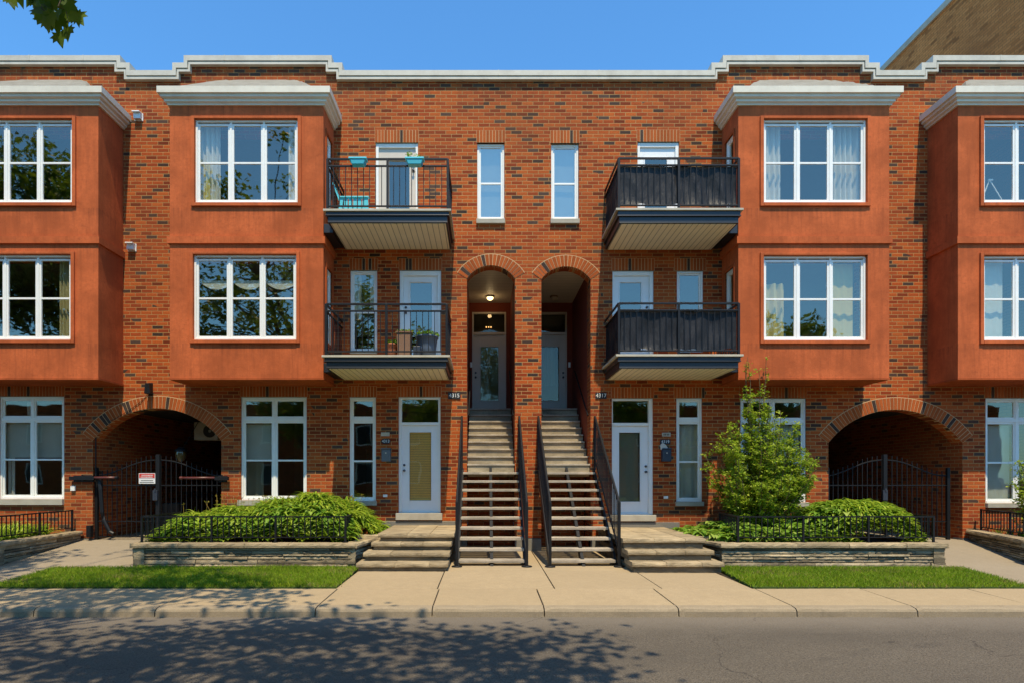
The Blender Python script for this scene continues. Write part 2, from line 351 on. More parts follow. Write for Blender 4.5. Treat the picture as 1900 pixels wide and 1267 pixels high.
# ------------------------------------------------------------------ ground, road, pavement
ROADZ=-.16
struct(MB().box(-300,300,-400,300,-1.2,-.30).build('ground',M['soil']))
m=MB(); 
m.face([(-120,-15.5,ROADZ),(120,-15.5,ROADZ),(120,-6.0,ROADZ),(-120,-6.0,ROADZ)]); struct(m.build('road',M['asphalt']))
struct(MB().box(-120,120,-18.5,-15.5,-.35,-.02).build('far_sidewalk',M['concrete']))
struct(MB().box(-120,120,-60,-18.5,-.35,-.06).build('far_lawn',painted('far_lawn_green',(.06,.10,.02),.95,.4)))
jx=[-17.2,-15.3,-13.6,-11.9,-10.3,-8.7,-7.1,-5.46,-3.30,-1.72,-.206,1.61,3.20,4.83,6.5,8.1,9.7,11.3,12.9,14.5,16.2]
m=MB()
def slab(m,x0,x1,y0,y1,z0a,z1a,g=.009):         # slightly tilted top: z0a front, z1a back
    rj=lambda:rnd.uniform(-.003,.003)
    a=[(x0+g,y0+g),(x1-g,y0+g),(x1-g,y1-g),(x0+g,y1-g)]; zt=[z0a+rj(),z0a+rj(),z1a+rj(),z1a+rj()]
    b=len(m.v); m.v+=[(x,y,-.25) for x,y in a]+[(x,y,z) for (x,y),z in zip(a,zt)]
    for q in ((4,5,6,7),(0,1,5,4),(1,2,6,5),(2,3,7,6),(3,0,4,7)): m.f.append(tuple(b+i for i in q)); m.m.append(0)
for a,b in zip(jx[:-1],jx[1:]):
    slab(m,a,b,-5.93,-4.81,-.035,-.01)
struct(m.build('sidewalk',M['concrete'],bevel=.006))
m=MB()                                           # paved strip between sidewalk and steps
for a,b in ((-3.34,-1.75),(-1.75,.08),(.08,1.75),(1.75,3.17)):
    slab(m,a,b,-4.81,-3.05,-.010,.0); slab(m,a,b,-3.05,0.93,0,.0)
struct(m.build('path',M['concrete'],bevel=.006))
struct(MB().box(-30,30,-5.96,.33,-.29,-.045).build('pavement_base',M['soil']))
m=MB()                                           # kerb: worn, rounded stones of concrete
for a,b in zip(jx[:-1],jx[1:]):
    n=22; prof=[(-.172,-.29),(-.170,-.088),(-.155,-.056),(-.115,-.039),(0,-.034),(.0,-.29)]
    base=len(m.v)
    for i in range(n+1):
        x=a+.008+(b-a-.016)*i/n; e=.018 if i in(0,n) else 0
        j=.007*math.sin(x*5.1)+rnd.uniform(-.002,.002); k=.006*math.sin(x*7.7+1)+rnd.uniform(-.002,.002)
        for q,(py,pz) in enumerate(prof):
            m.v.append((x,-5.93+py+(j+e if q in(1,2) else 0), pz+(k-e if q in(2,3) else 0)))
    P=len(prof)
    for i in range(n):
        for q in range(P-1):
            m.f.append((base+i*P+q+0,base+(i+1)*P+q,base+(i+1)*P+q+1,base+i*P+q+1)); m.m.append(0)
    m.f.append(tuple(base+q for q in range(P))); m.m.append(0); m.f.append(tuple(base+n*P+q for q in reversed(range(P)))); m.m.append(0)
struct(m.build('kerb',M['curbc'],smooth=False))

def drive(name,poly_front,poly_back,zb=.25):
    # front apron flat, back part rising into the arch
    m=MB(); m.prismz(poly_front,-.27,-.004)
    b=[(x,y,(0.0 if y<-2.5 else zb)) for x,y in poly_back]
    m.face(b); return m.build(name,M['drivec'])
m=MB()
m.face([(-9.12,-2.85,.004),(-7.55,-2.85,.004),(-7.20,0,.25),(-10.5,0,.25),(-10.45,-2.85,.004)][::1])
m.face([(-7.20,0,.25),(-7.20,9,.30),(-10.5,9,.30),(-10.5,0,.25)])
m.face([(-10.45,-2.85,.004),(-14.5,-4.81,.004),(-8.72,-4.81,.004),(-9.12,-2.85,.004)][::1])
struct(m.build('driveway',M['drivec']))
m=MB()
m.face([(7.55,-2.85,.004),(9.4,-2.85,.004),(10.35,0,.25),(7.05,0,.25)])
m.face([(7.05,0,.25),(10.35,0,.25),(10.35,9,.30),(7.05,9,.30)])
m.face([(7.97,-2.85,.004),(7.46,-4.81,.004),(14.5,-4.81,.004),(9.4,-2.85,.004)])
struct(m.build('driveway',M['drivec']))

def lawn(name,poly,label,n):
    base=MB(); base.prismz(poly,-.2,.012)
    xs=[p[0] for p in poly]; ys=[p[1] for p in poly]
    def inside(x,y):
        c=False; j=len(poly)-1
        for i in range(len(poly)):
            xi,yi=poly[i]; xj,yj=poly[j]
            if (yi>y)!=(yj>y) and x<(xj-xi)*(y-yi)/(yj-yi)+xi: c=not c
            j=i
        return c
    k=0
    while k<n:
        x=rnd.uniform(min(xs),max(xs)); y=rnd.uniform(min(ys),max(ys))
        if not inside(x,y): continue
        k+=1; g_=.055 if rnd.random()<.15 else .02; x+=rnd.gauss(0,g_); y+=rnd.gauss(0,g_); h=rnd.uniform(.035,.085)*(1.25 if math.sin(x*2.3)+math.sin(y*5+x*3.1)>.7 else 1); a=rnd.uniform(0,6.28); w=.0045
        lx,ly=rnd.gauss(0,.025),rnd.gauss(0,.025); dx,dy=math.cos(a)*w,math.sin(a)*w
        base.face([(x-dx,y-dy,.01),(x+dx,y+dy,.01),(x+lx*.4+dx*.7,y+ly*.4+dy*.7,h*.6),(x+lx,y+ly,h)],2 if rnd.random()<(.30 if math.sin(x*1.7+1)*math.sin(y*4.1+x)>.62 else .05) else 1)
    o=base.build(name,[painted('turf_soil',(.05,.085,.012),.95,.4),M['grass'],M['drygrass']]); tag(o,label,'grass',kind='stuff')
lawn('lawn',[(-8.72,-4.80),(-3.33,-4.80),(-3.40,-2.80),(-9.12,-2.83)],'strip of short green grass below the left stone planter, partly in tree shade',52000)
lawn('lawn',[(3.18,-4.80),(7.46,-4.80),(7.97,-2.83),(3.40,-2.80)],'sunlit strip of short green grass below the right stone planter',42000)

# ------------------------------------------------------------------ the brick building
B=empty('apartment_building',(0,0,0),'red brick three storey row house with terracotta stucco bays, balconies and arches','building')
WL,WR=-17.0,17.0
ZTOP=11.02
rect=[]   # rectangular holes x0,x1,z0,z1 (reveal depth)
arch=[]   # x0,x1,zspring,zcrown,z0,depth
def hole(x0,x1,z0,z1,dep=.14): rect.append((x0,x1,z0,z1,dep)); return (x0,x1,z0,z1)
# ground-floor openings
W_A=hole(X(-2),X(119),Z(925),Z(735)); W_B=hole(X(447),X(569),Z(927),Z(736)); W_C=hole(X(648.5),X(697.5),Z(929),Z(736.3))
D_A=hole(X(739.5),X(817.5),Z(951),Z(736)); D_B=hole(X(1135.4),X(1211.8),Z(954.5),Z(738.5))
W_D=hole(X(1255),X(1303),Z(930),Z(738)); W_E=hole(X(1374),X(1496),Z(931),Z(738.5)); W_F=hole(X(1828.7),X(1950),Z(932.6),Z(738))
# first floor
W_G=hole(X(650),X(699.8),Z(653),Z(502)); D_C=hole(X(741.5),X(818.5),Z(664),Z(502)); D_D=hole(X(1136.4),X(1213),Z(664),Z(503)); W_H=hole(X(1256),X(1305),Z(653),Z(503))
# second floor
D_E=hole(X(697),X(775.5),4.27+3.05,Z(265.5)); D_F=hole(X(1183),X(1260),4.27+3.05,Z(264))
W_I=hole(X(885.5),X(936),Z(408),Z(265.5)); W_J=hole(X(1022.7),X(1073.9),Z(408),Z(266.5))
BD=.924
bays=[(-12.87,-9.50,'r'),(-7.93,-4.557,'r'),(4.557,7.87,'l'),(9.38,12.75,'l')]
ZB0=Z(703,BD); ZB1=Z(195,BD)
for a,b,_ in bays:
    hole(a+.15,b-.15,ZB0+.15,6.75,.1); hole(a+.15,b-.15,7.2,ZB1-.2,.1)
arch+= [(X(172),X(410.6),Z(817),Z(757),0,0),(X(1537),X(1786),Z(821),Z(759.5),0,0)]
arch+= [(X(866.4),X(955.4),Z(517.7),Z(493),0,0),(X(1004.5),X(1095.7),Z(519),Z(495),0,0)]
def arcpts(x0,x1,zs,zc,n=28):
    c=(x0+x1)/2; hw=(x1-x0)/2; h=zc-zs; Rr=(hw*hw+h*h)/(2*h); cz=zc-Rr; a=math.asin(hw/Rr)
    return [(c+Rr*math.sin(-a+2*a*i/n), cz+Rr*math.cos(-a+2*a*i/n)) for i in range(n+1)],(c,cz,Rr,a)
def cellwall(m, x0,x1,z0,z1, holes, fn, mi=0):
    xs=sorted({x0,x1}|{h[0] for h in holes if x0<h[0]<x1}|{h[1] for h in holes if x0<h[1]<x1})
    zs=sorted({z0,z1}|{h[2] for h in holes if z0<h[2]<z1}|{h[3] for h in holes if z0<h[3]<z1})
    for a,b in zip(xs[:-1],xs[1:]):
        run=None
        for c,d in zip(zs[:-1],zs[1:]):
            cx,cz=(a+b)/2,(c+d)/2
            if any(h[0]<cx<h[1] and h[2]<cz<h[3] for h in holes): continue
            m.face([fn(a,c),fn(b,c),fn(b,d),fn(a,d)],mi)
m=MB(); F=lambda x,z:(x,0.0,z)
ZF=.30
allh=[r[:4] for r in rect]+[(a[0],a[1],-1,a[3]) for a in arch]
cellwall(m,WL,WR,ZF,ZTOP,allh,F)
for x0,x1,z0,z1,dep in rect:
    for q in ([(x0,0,z0),(x0,0,z1),(x0,dep,z1),(x0,dep,z0)],[(x1,0,z1),(x1,0,z0),(x1,dep,z0),(x1,dep,z1)],
              [(x0,0,z1),(x1,0,z1),(x1,dep,z1),(x0,dep,z1)],[(x1,0,z0),(x0,0,z0),(x0,dep,z0),(x1,dep,z0)]): m.face(q)
for ai,(x0,x1,zs,zc,_,_) in enumerate(arch):
    pts,_c=arcpts(x0,x1,zs,zc)
    for (ax,az),(bx,bz) in zip(pts[:-1],pts[1:]):
        m.face([(ax,0,az),(bx,0,bz),(bx,0,zc),(ax,0,zc)])
    dep=.35
    for (ax,az),(bx,bz) in zip(pts[:-1],pts[1:]): m.face([(ax,0,az),(ax,dep,az),(bx,dep,bz),(bx,0,bz)])
# upper parapet infill
HX=[(WL,X(231)),(X(338),X(624)),(X(1331),X(1614)),(X(1718),WR)]
for a,b in HX: m.face([(a,0,ZTOP-.001),(b,0,ZTOP-.001),(b,0,ZTOP+.42),(a,0,ZTOP+.42)])
for a,b in ((X(231),X(240)),(X(329),X(338)),(X(624),X(632)),(X(1322),X(1331)),(X(1614),X(1622)),(X(1709),X(1718))):
    m.face([(a,0,ZTOP-.001),(b,0,ZTOP-.001),(b,0,ZTOP+.22),(a,0,ZTOP+.22)])
wall=m.build('wall',M['brick'],B)
# side walls, back and roof of the block
m=MB(); m.box(WL-.2,WL,0,12,-.2,11.2); m.box(WR,WR+.2,0,12,-.2,11.2); m.box(WL,WR,12,12.2,-.2,11.2); m.build('side_wall',M['brick_back'],B)
MB().box(WL,WR,.3,12,10.9,11.0).build('roof',M['membrane'],B)
# foundation
m=MB()
segs=[(WL,X(172)),(X(410.6),X(866.4)),(X(955.4),X(1004.5)),(X(1095.7),X(1537)),(X(1786),WR)]
for a,b in segs: m.box(a,b,.02,.30,-.25,ZF); m.box(a,b,-.012,.02,-.25,ZF-.02)
m.box(X(708),X(845),-.05,-.012,.55,Z(966)); m.box(X(1125),X(1260),-.05,-.012,.50,Z(968))
m.build('foundation',M['foundation'],B,bevel=.008)
# door stone sills
MB().box(X(735),X(821),-.09,.10,Z(963.7),Z(951)).build('door_sill',M['sillstone'],B,bevel=.008); MB().box(X(1131),X(1216),-.09,.10,Z(966),Z(954.5)).build('door_sill',M['sillstone'],B,bevel=.008)

# stepped parapet coping
lo,mi_,hi=Z(130.6,.11),Z(116.6,.11),Z(103,.11)
outer=[(WL-.25,hi)]
def down(xa,xb): outer.extend([(xa,hi,1),(xa,mi_,1),(xb,mi_,1),(xb,lo,1)])
def up(xa,xb): outer.extend([(xa,lo,-1),(xa,mi_,-1),(xb,mi_,-1),(xb,hi,-1)])
down(X(228),X(245.5)); up(X(324),X(345)); down(X(617.5),X(637)); up(X(1317),X(1338)); down(X(1607),X(1627)); up(X(1704),X(1725)); outer.append((WR+.25,hi))
def ribbon(m,f0,f1,y0,y1):
    def off(p,f):
        s=p[2] if len(p)>2 else 0
        return (p[0]-s*.14*f, p[1]-.2*f)
    A=[off(p,f0) for p in outer]; Bb=[off(p,f1) for p in outer]
    for i in range(len(outer)-1):
        a,b,c,d=A[i],A[i+1],Bb[i+1],Bb[i]
        m.face([(d[0],y0,d[1]),(c[0],y0,c[1]),(b[0],y0,b[1]),(a[0],y0,a[1])])
        m.face([(a[0],y0,a[1]),(b[0],y0,b[1]),(b[0],y1,b[1]),(a[0],y1,a[1])])
        m.face([(c[0],y0,c[1]),(d[0],y0,d[1]),(d[0],y1,d[1]),(c[0],y1,c[1])])
m=MB(); ribbon(m,0,.60,-.11,.35); ribbon(m,.60,.72,-.075,.3); ribbon(m,.72,1.0,-.095,.3)
# thin seam covers
for sx in (60,160,420,520,925,1110,1400,1480,1850):
    z=hi if (sx<228 or 345<sx<617 or 1338<sx<1607 or sx>1725) else lo
    m.box(X(sx)-.012,X(sx)+.012,-.115,.3,z-.118,z+.004)
m.build('coping',M['metalwhite'],B)

# soldier-course lintels and arch rings
def soldier(name,x0,x1,z0,z1,darks=()):
    m=MB(); m.box(x0,x1,-.0025,.05,z0,z1,2)
    n=max(1,round((x1-x0)/.076)); w=(x1-x0)/n
    for i in range(n):
        a=x0+w*i+.0062; b=x0+w*(i+1)-.0062; j=rnd.uniform(0,.002)
        m.box(a,b,-.007-j,.05,z0+.005,z1-.006,1 if (i in darks) else 0)
    return m.build(name,[M['vb'],M['vbd'],M['mortar']],B)
for (h,za,zb,dk) in ((W_A,735,712,(3,9)),(W_B,736,716,(8,)),(W_C,736.3,716,()),(D_A,736,716,(7,)),(D_B,738.5,718,()),(W_D,738,718,(9,)),(W_E,738.5,718,(1,14)),(W_F,738,717,(2,)),
                     (W_G,502,480,(4,6)),(D_C,502,480,(2,3)),(D_D,503,480,(5,)),(W_H,503,480,(4,)),
                     (D_E,265.5,242,(8,)),(D_F,264,241.5,(1,)),(W_I,265.5,242.5,()),(W_J,266.5,242.5,(6,))):
    pad=.06 if h in (W_H,W_D) else 0.02
    soldier('lintel',h[0]-pad,h[1]+pad,Z(za)+.0,Z(zb),dk)
def ring(x0,x1,zs,zc,th,name='arch_ring',darks=(),n=None):
    pts,(c,cz,Rr,a)=arcpts(x0,x1,zs,zc)
    m=MB(); a2=a*1.0; n=n or round(2*a2*(Rr+th/2)/.083)
    def P(r,t): return (c+r*math.sin(t),cz+r*math.cos(t))
    k=40
    for i in range(k):
        t0=-a2+2*a2*i/k; t1=-a2+2*a2*(i+1)/k
        m.prism([P(Rr,t0),P(Rr,t1),P(Rr+th+.010,t1),P(Rr+th+.010,t0)],-.003,.12,2)
    for i in range(n):
        t0=-a2+2*a2*(i+.085)/n; t1=-a2+2*a2*(i+.915)/n; j=rnd.uniform(0,.003)
        m.prism([P(Rr+.004,t0),P(Rr+.004,t1),P(Rr+th-.006,t1),P(Rr+th-.006,t0)],-.009-j,.12,1 if i in darks else 0)
    m.build(name,[M['vb'],M['vbd'],M['mortar']],B)
ring(*arch[0][:4],.285,darks=(3,6,7,13,14,25)); ring(*arch[1][:4],.285,darks=(4,17,31,38,40)); ring(*arch[2][:4],.265,darks=(1,7,19)); ring(*arch[3][:4],.265,darks=(3,))

# ------------------------------------------------------------------ rooms behind the windows
def rooms():
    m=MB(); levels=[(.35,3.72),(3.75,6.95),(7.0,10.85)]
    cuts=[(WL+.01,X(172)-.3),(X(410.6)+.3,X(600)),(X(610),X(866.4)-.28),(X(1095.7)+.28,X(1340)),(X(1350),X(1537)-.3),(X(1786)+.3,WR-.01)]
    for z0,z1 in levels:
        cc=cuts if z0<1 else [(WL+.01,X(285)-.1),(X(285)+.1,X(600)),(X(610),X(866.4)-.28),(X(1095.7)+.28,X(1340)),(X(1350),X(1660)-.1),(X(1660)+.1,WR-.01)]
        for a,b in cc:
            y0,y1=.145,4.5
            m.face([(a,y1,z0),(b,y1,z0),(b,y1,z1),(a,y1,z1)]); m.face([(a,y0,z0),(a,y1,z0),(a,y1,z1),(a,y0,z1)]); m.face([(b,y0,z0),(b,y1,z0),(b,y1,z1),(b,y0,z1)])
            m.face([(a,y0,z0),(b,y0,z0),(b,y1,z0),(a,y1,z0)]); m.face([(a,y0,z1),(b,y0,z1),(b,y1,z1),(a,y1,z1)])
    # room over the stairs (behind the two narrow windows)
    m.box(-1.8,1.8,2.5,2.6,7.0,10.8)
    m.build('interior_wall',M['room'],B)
rooms()

# ------------------------------------------------------------------ windows and doors
def curtain_mb(x0,x1,y,z0,z1,amp=.03,wl=.11,seed=0):
    m=MB(); n=max(8,int((x1-x0)/.018)); r=random.Random(seed); ph=r.uniform(0,6)
    for i in range(n):
        xa=x0+(x1-x0)*i/n; xb=x0+(x1-x0)*(i+1)/n
        f=lambda x:y+amp*math.sin(x/wl*6.28+ph+1.3*math.sin(x*9))
        m.face([(xa,f(xa),z0),(xb,f(xb),z0),(xb,f(xb)*1,z1),(xa,f(xa),z1)])
    return m
def winframe(x0,x1,z0,z1,y,sashes,fw=.055,sw=.042,parent=B,mat='white',gl='glass',name='window',pane='pane',tf=None):
    """outer frame + one sash ring per light; sashes: (x0,x1,z0,z1,[rail z])"""
    m=MB(); g=MB(); dep=.09
    def bx(mm,a,b,c,d,e,f):
        mm.box(a,b,c,d,e,f)
    bx(m,x0,x0+fw,y,y+dep,z0,z1); bx(m,x1-fw,x1,y,y+dep,z0,z1); bx(m,x0+fw,x1-fw,y,y+dep,z1-fw,z1); bx(m,x0+fw,x1-fw,y-.012,y+dep,z0,z0+fw)
    for (a,b,c,d,rails) in sashes:
        ys=y+.022; ye=ys+.045
        bx(m,a,a+sw,ys,ye,c,d); bx(m,b-sw,b,ys,ye,c,d); bx(m,a+sw,b-sw,ys,ye,d-sw,d); bx(m,a+sw,b-sw,ys-.004,ye,c,c+sw*1.15)
        for rz in rails: bx(m,a+sw,b-sw,ys+.004,ye,rz-.021,rz+.021)
        g.box(a+sw*.6,b-sw*.6,ys+.020,ys+.026,c+sw*.6,d-sw*.6)
    # mullions between sashes
    xs=sorted({round(s[0],4) for s in sashes}|{round(s[1],4) for s in sashes}); 
    for p,q in zip(xs[:-1],xs[1:]):
        if 0<q-p<.09: bx(m,p-.002,q+.002,y+.008,y+dep,z0+fw,z1-fw)
    zs=sorted({round(s[2],4) for s in sashes}|{round(s[3],4) for s in sashes})
    for p,q in zip(zs[:-1],zs[1:]):
        if 0<q-p<.12: bx(m,x0+fw,x1-fw,y+.004,y+dep,p-.002,q+.002)
    if tf: m.v=[tf(*v) for v in m.v]; g.v=[tf(*v) for v in g.v]
    o=m.build(name,M[mat],parent,bevel=.004)
    if parent is B: go=g.build(pane,M[gl],o)
    else: go=g.build(pane,M[gl],parent)
    return o
def big_window(h,y=.035):
    x0,x1,z0,z1=h; f=.05; tz=z1-.545; c=(x0+x1)/2; rz=z0+(z1-z0)*.385
    s=[(x0+f,c-.02,tz+.05,z1-f,[]),(c+.02,x1-f,tz+.05,z1-f,[]),(x0+f,c-.028,z0+f,tz-.02,[rz]),(c+.028,x1-f,z0+f,tz-.02,[rz])]
    return winframe(x0,x1,z0,z1,y,s,fw=f,gl='glass_lo')
def narrow_tr(h,y=.035):
    x0,x1,z0,z1=h; f=.045; tz=z1-.545; rz=z0+(z1-z0)*.385
    return winframe(x0,x1,z0,z1,y,[(x0+f,x1-f,tz+.05,z1-f,[]),(x0+f,x1-f,z0+f,tz-.02,[rz])],fw=f,gl='glass_lo')
def single(h,y=.035,gl='glass',rail=.49):
    x0,x1,z0,z1=h; f=.05
    return winframe(x0,x1,z0,z1,y,[(x0+f,x1-f,z0+f,z1-f,[z0+(z1-z0)*rail] if rail else [])],fw=f,gl=gl,sw=.035)
wA=big_window(W_A); wB=big_window(W_B); wC=narrow_tr(W_C); wD=narrow_tr(W_D); wE=big_window(W_E); wF=big_window(W_F)
wG=single(W_G); wH=single(W_H); wI=single(W_I,gl='glass_hi',y=.06); wJ=single(W_J,gl='glass_hi',y=.06)
def sill(w,h,za,zb,ov=.06):
    MB().box(h[0]-ov,h[1]+ov*.6,-.07,.05,Z(zb),Z(za)-.001).build('sill',M['sillstone'],w,bevel=.006)
sill(wA,W_A,925,936,.0); sill(wB,W_B,927,937); sill(wC,W_C,929,937,.04); sill(wD,W_D,930,938,.03); sill(wE,W_E,931,939); sill(wF,W_F,932.6,941,.0)
sill(wI,W_I,408,416.6,.02); sill(wJ,W_J,408,416.6,.02); sill(wG,W_G,653,657,.0)
# blinds and curtains behind the flat windows
def cur(parent,x0,x1,z0,z1,y=.2,mat='curtain',amp=.03,wl=.11,seed=1): curtain_mb(x0,x1,y,z0,z1,amp,wl,seed).build('curtain',M[mat],parent,smooth=True)
cur(wA,W_A[0]+.03,W_A[1]-.02,W_A[2]+.98,W_A[3]-.6,.19,'lace',.004,.5,3); cur(wA,W_A[0]+.5,W_A[0]+.68,Z(775),Z(742),.2,'curtain',.02,.08,3)
cur(wB,W_B[0]+.05,W_B[0]+.72,W_B[2]+.95,W_B[3]-.62,.2,'lace',.003,.5,4); cur(wB,W_B[0]+.05,W_B[0]+.45,W_B[2]+.05,W_B[2]+.9,.25,'lace_dim',.02,.2,4); cur(wA,W_A[0]+.06,W_A[0]+.20,W_A[2]+.05,W_A[3]-.6,.22,'curtain',.02,.1,4)
cur(wD,W_D[0]+.05,W_D[1]-.05,W_D[2]+.05,W_D[3]-.62,.19,'lace',.02,.16,5); cur(wF,W_F[0]+.03,W_F[0]+.72,W_F[2]+.03,W_F[3]-.62,.19,'lace',.004,.3,6)
cur(wE,W_E[0]+.05,W_E[1]-.05,W_E[2]+.03,W_E[3]-.62,.21,'lace',.02,.2,7)
cur(wI,W_I[0]+.05,W_I[1]-.05,W_I[2]+.03,W_I[3]-.03,.2,'lace',.003,.6,8); cur(wJ,W_J[0]+.05,W_J[1]-.05,W_J[2]+.03,W_J[3]-.03,.2,'lace',.003,.6,9)
cur(wG,W_G[0]+.06,W_G[0]+.22,W_G[2]+.8,W_G[3]-.05,.2,'curtain',.02,.1,10); cur(wG,W_G[1]-.2,W_G[1]-.07,W_G[2]+1.1,W_G[3]-.05,.2,'curtain',.02,.1,11)

def door(h, slab, glassr, transom=None, mat='doorwhite', fmat='white', hand='l', y=.05, gl='glass_lo', blind=False, parent=B):
    x0,x1,z0,z1=h; m=MB(); f=.05
    sx0,sx1,sz0,sz1=slab
    m.box(x0,sx0,y-.02,y+.1,z0,z1); m.box(sx1,x1,y-.02,y+.1,z0,z1)
    m.box(sx0,sx1,y-.015,y+.1,sz1,sz1+.07)
    m.box(sx0,sx1,y-.02,y+.1,z1-f,z1)
    if not transom: m.box(sx0,sx1,y-.012,y+.1,sz1+.07,z1-f)
    m.box(sx0,sx1,y-.03,y+.1,z0-.002,sz0)      # threshold
    fr=m.build('door_frame',M[fmat],parent,bevel=.004)
    if transom:
        g=MB(); g.box(sx0,sx1,y+.03,y+.036,sz1+.07,z1-f); g.build('transom_pane',M[gl],fr)
    d=MB(); gx0,gx1,gz0,gz1=glassr; yy=y+.03
    d.box(sx0,gx0,yy,yy+.045,sz0,sz1); d.box(gx1,sx1,yy,yy+.045,sz0,sz1); d.box(gx0,gx1,yy,yy+.045,sz0,gz0); d.box(gx0,gx1,yy,yy+.045,gz1,sz1)
    e=.028
    d.box(gx0-e,gx0,yy-.012,yy,gz0-e,gz1+e); d.box(gx1,gx1+e,yy-.012,yy,gz0-e,gz1+e); d.box(gx0,gx1,yy-.012,yy,gz0-e,gz0); d.box(gx0,gx1,yy-.012,yy,gz1,gz1+e)
    do=d.build('door',M[mat],parent,bevel=.004)
    g=MB(); g.box(gx0,gx1,yy+.018,yy+.024,gz0,gz1); g.build('door_pane',M[gl],do)
    if blind:
        b=MB(); z=gz0+.01
        while z<gz1-.015: b.box(gx0+.008,gx1-.008,yy+.034,yy+.042,z,z+.032,0); z+=.040
        b.build('blind',M['blind'],do)
    hx=sx0+.055 if hand=='l' else sx1-.055; hz=sz0+.98
    k=MB(); k.lathe(0,0,[(0,0),(.03,0),(.03,.01),(.012,.014),(.012,.05),(.028,.06),(.024,.08),(0,.085)],14)
    k.v=[(hx+a,yy-c,hz+b) for a,b,c in k.v]
    k2=MB(); k2.lathe(0,0,[(0,0),(.028,0),(.028,.02),(0,.024)],14); k2.v=[(hx+a,yy-c,hz+.13+b) for a,b,c in k2.v]
    b=len(k.v); k.v+=k2.v; k.f+=[tuple(b+i for i in q) for q in k2.f]; k.m+=k2.m
    k.build('door_handle',M['chrome'],do,smooth=True)
    return do
door(D_A,(X(745),X(813),Z(949.5),Z(788)),(X(759),X(799.5),Z(928),Z(801)),transom=1,hand='l',blind=True)
door(D_B,(X(1137.5),X(1204),Z(952),Z(789)),(X(1150),X(1189),Z(930),Z(801.5)),transom=1,hand='r')
door(D_C,(X(748),X(812),Z(657),Z(511)),(X(760.7),X(801),Z(648),Z(523)),hand='l',gl='glass')
door(D_D,(X(1140),X(1206),Z(657),Z(511)),(X(1151),X(1191),Z(648),Z(523)),hand='r',gl='glass')
door(D_E,(X(702),X(771),Z(393),Z(273)),(X(721),X(759),Z(388),Z(296)),hand='r',mat='doorgrey',gl='glass')
door(D_F,(X(1188),X(1254),Z(393),Z(272)),(X(1198),X(1239),Z(388),Z(291)),hand='l',gl='glass')
dE=[o for o in COL.objects if o.name.startswith('door') and o.type=='MESH']
dB=[o for o in COL.objects if o.name.startswith('door.')][0]
curtain_mb(X(1150)+.02,X(1189)-.02,.14,Z(929),Z(803),.003,.3,9).build('curtain',M['lace_dim'],dB,smooth=True)
# outlets at the doors
for px,py in ((715,919),(1235,922)):
    o=MB().box(X(px)-.05,X(px)+.05,-.03,-.002,Z(py)-.03,Z(py)+.03).build('outlet_cover',M['white'],None,bevel=.004)
    tag(o,'small white outlet cover on the brick '+('left of the door with tan blind' if px<900 else 'right of the door with dark glass'),'outlet','outlet covers beside the ground floor doors')
o=MB().box(X(137)-.05,X(137)+.05,-.05,-.002,Z(905)-.06,Z(905)+.06).build('outlet_box',M['white'],None,bevel=.005)
tag(o,'small grey-white box on the brick pier left of the gate under the gate arm bracket','outlet box')

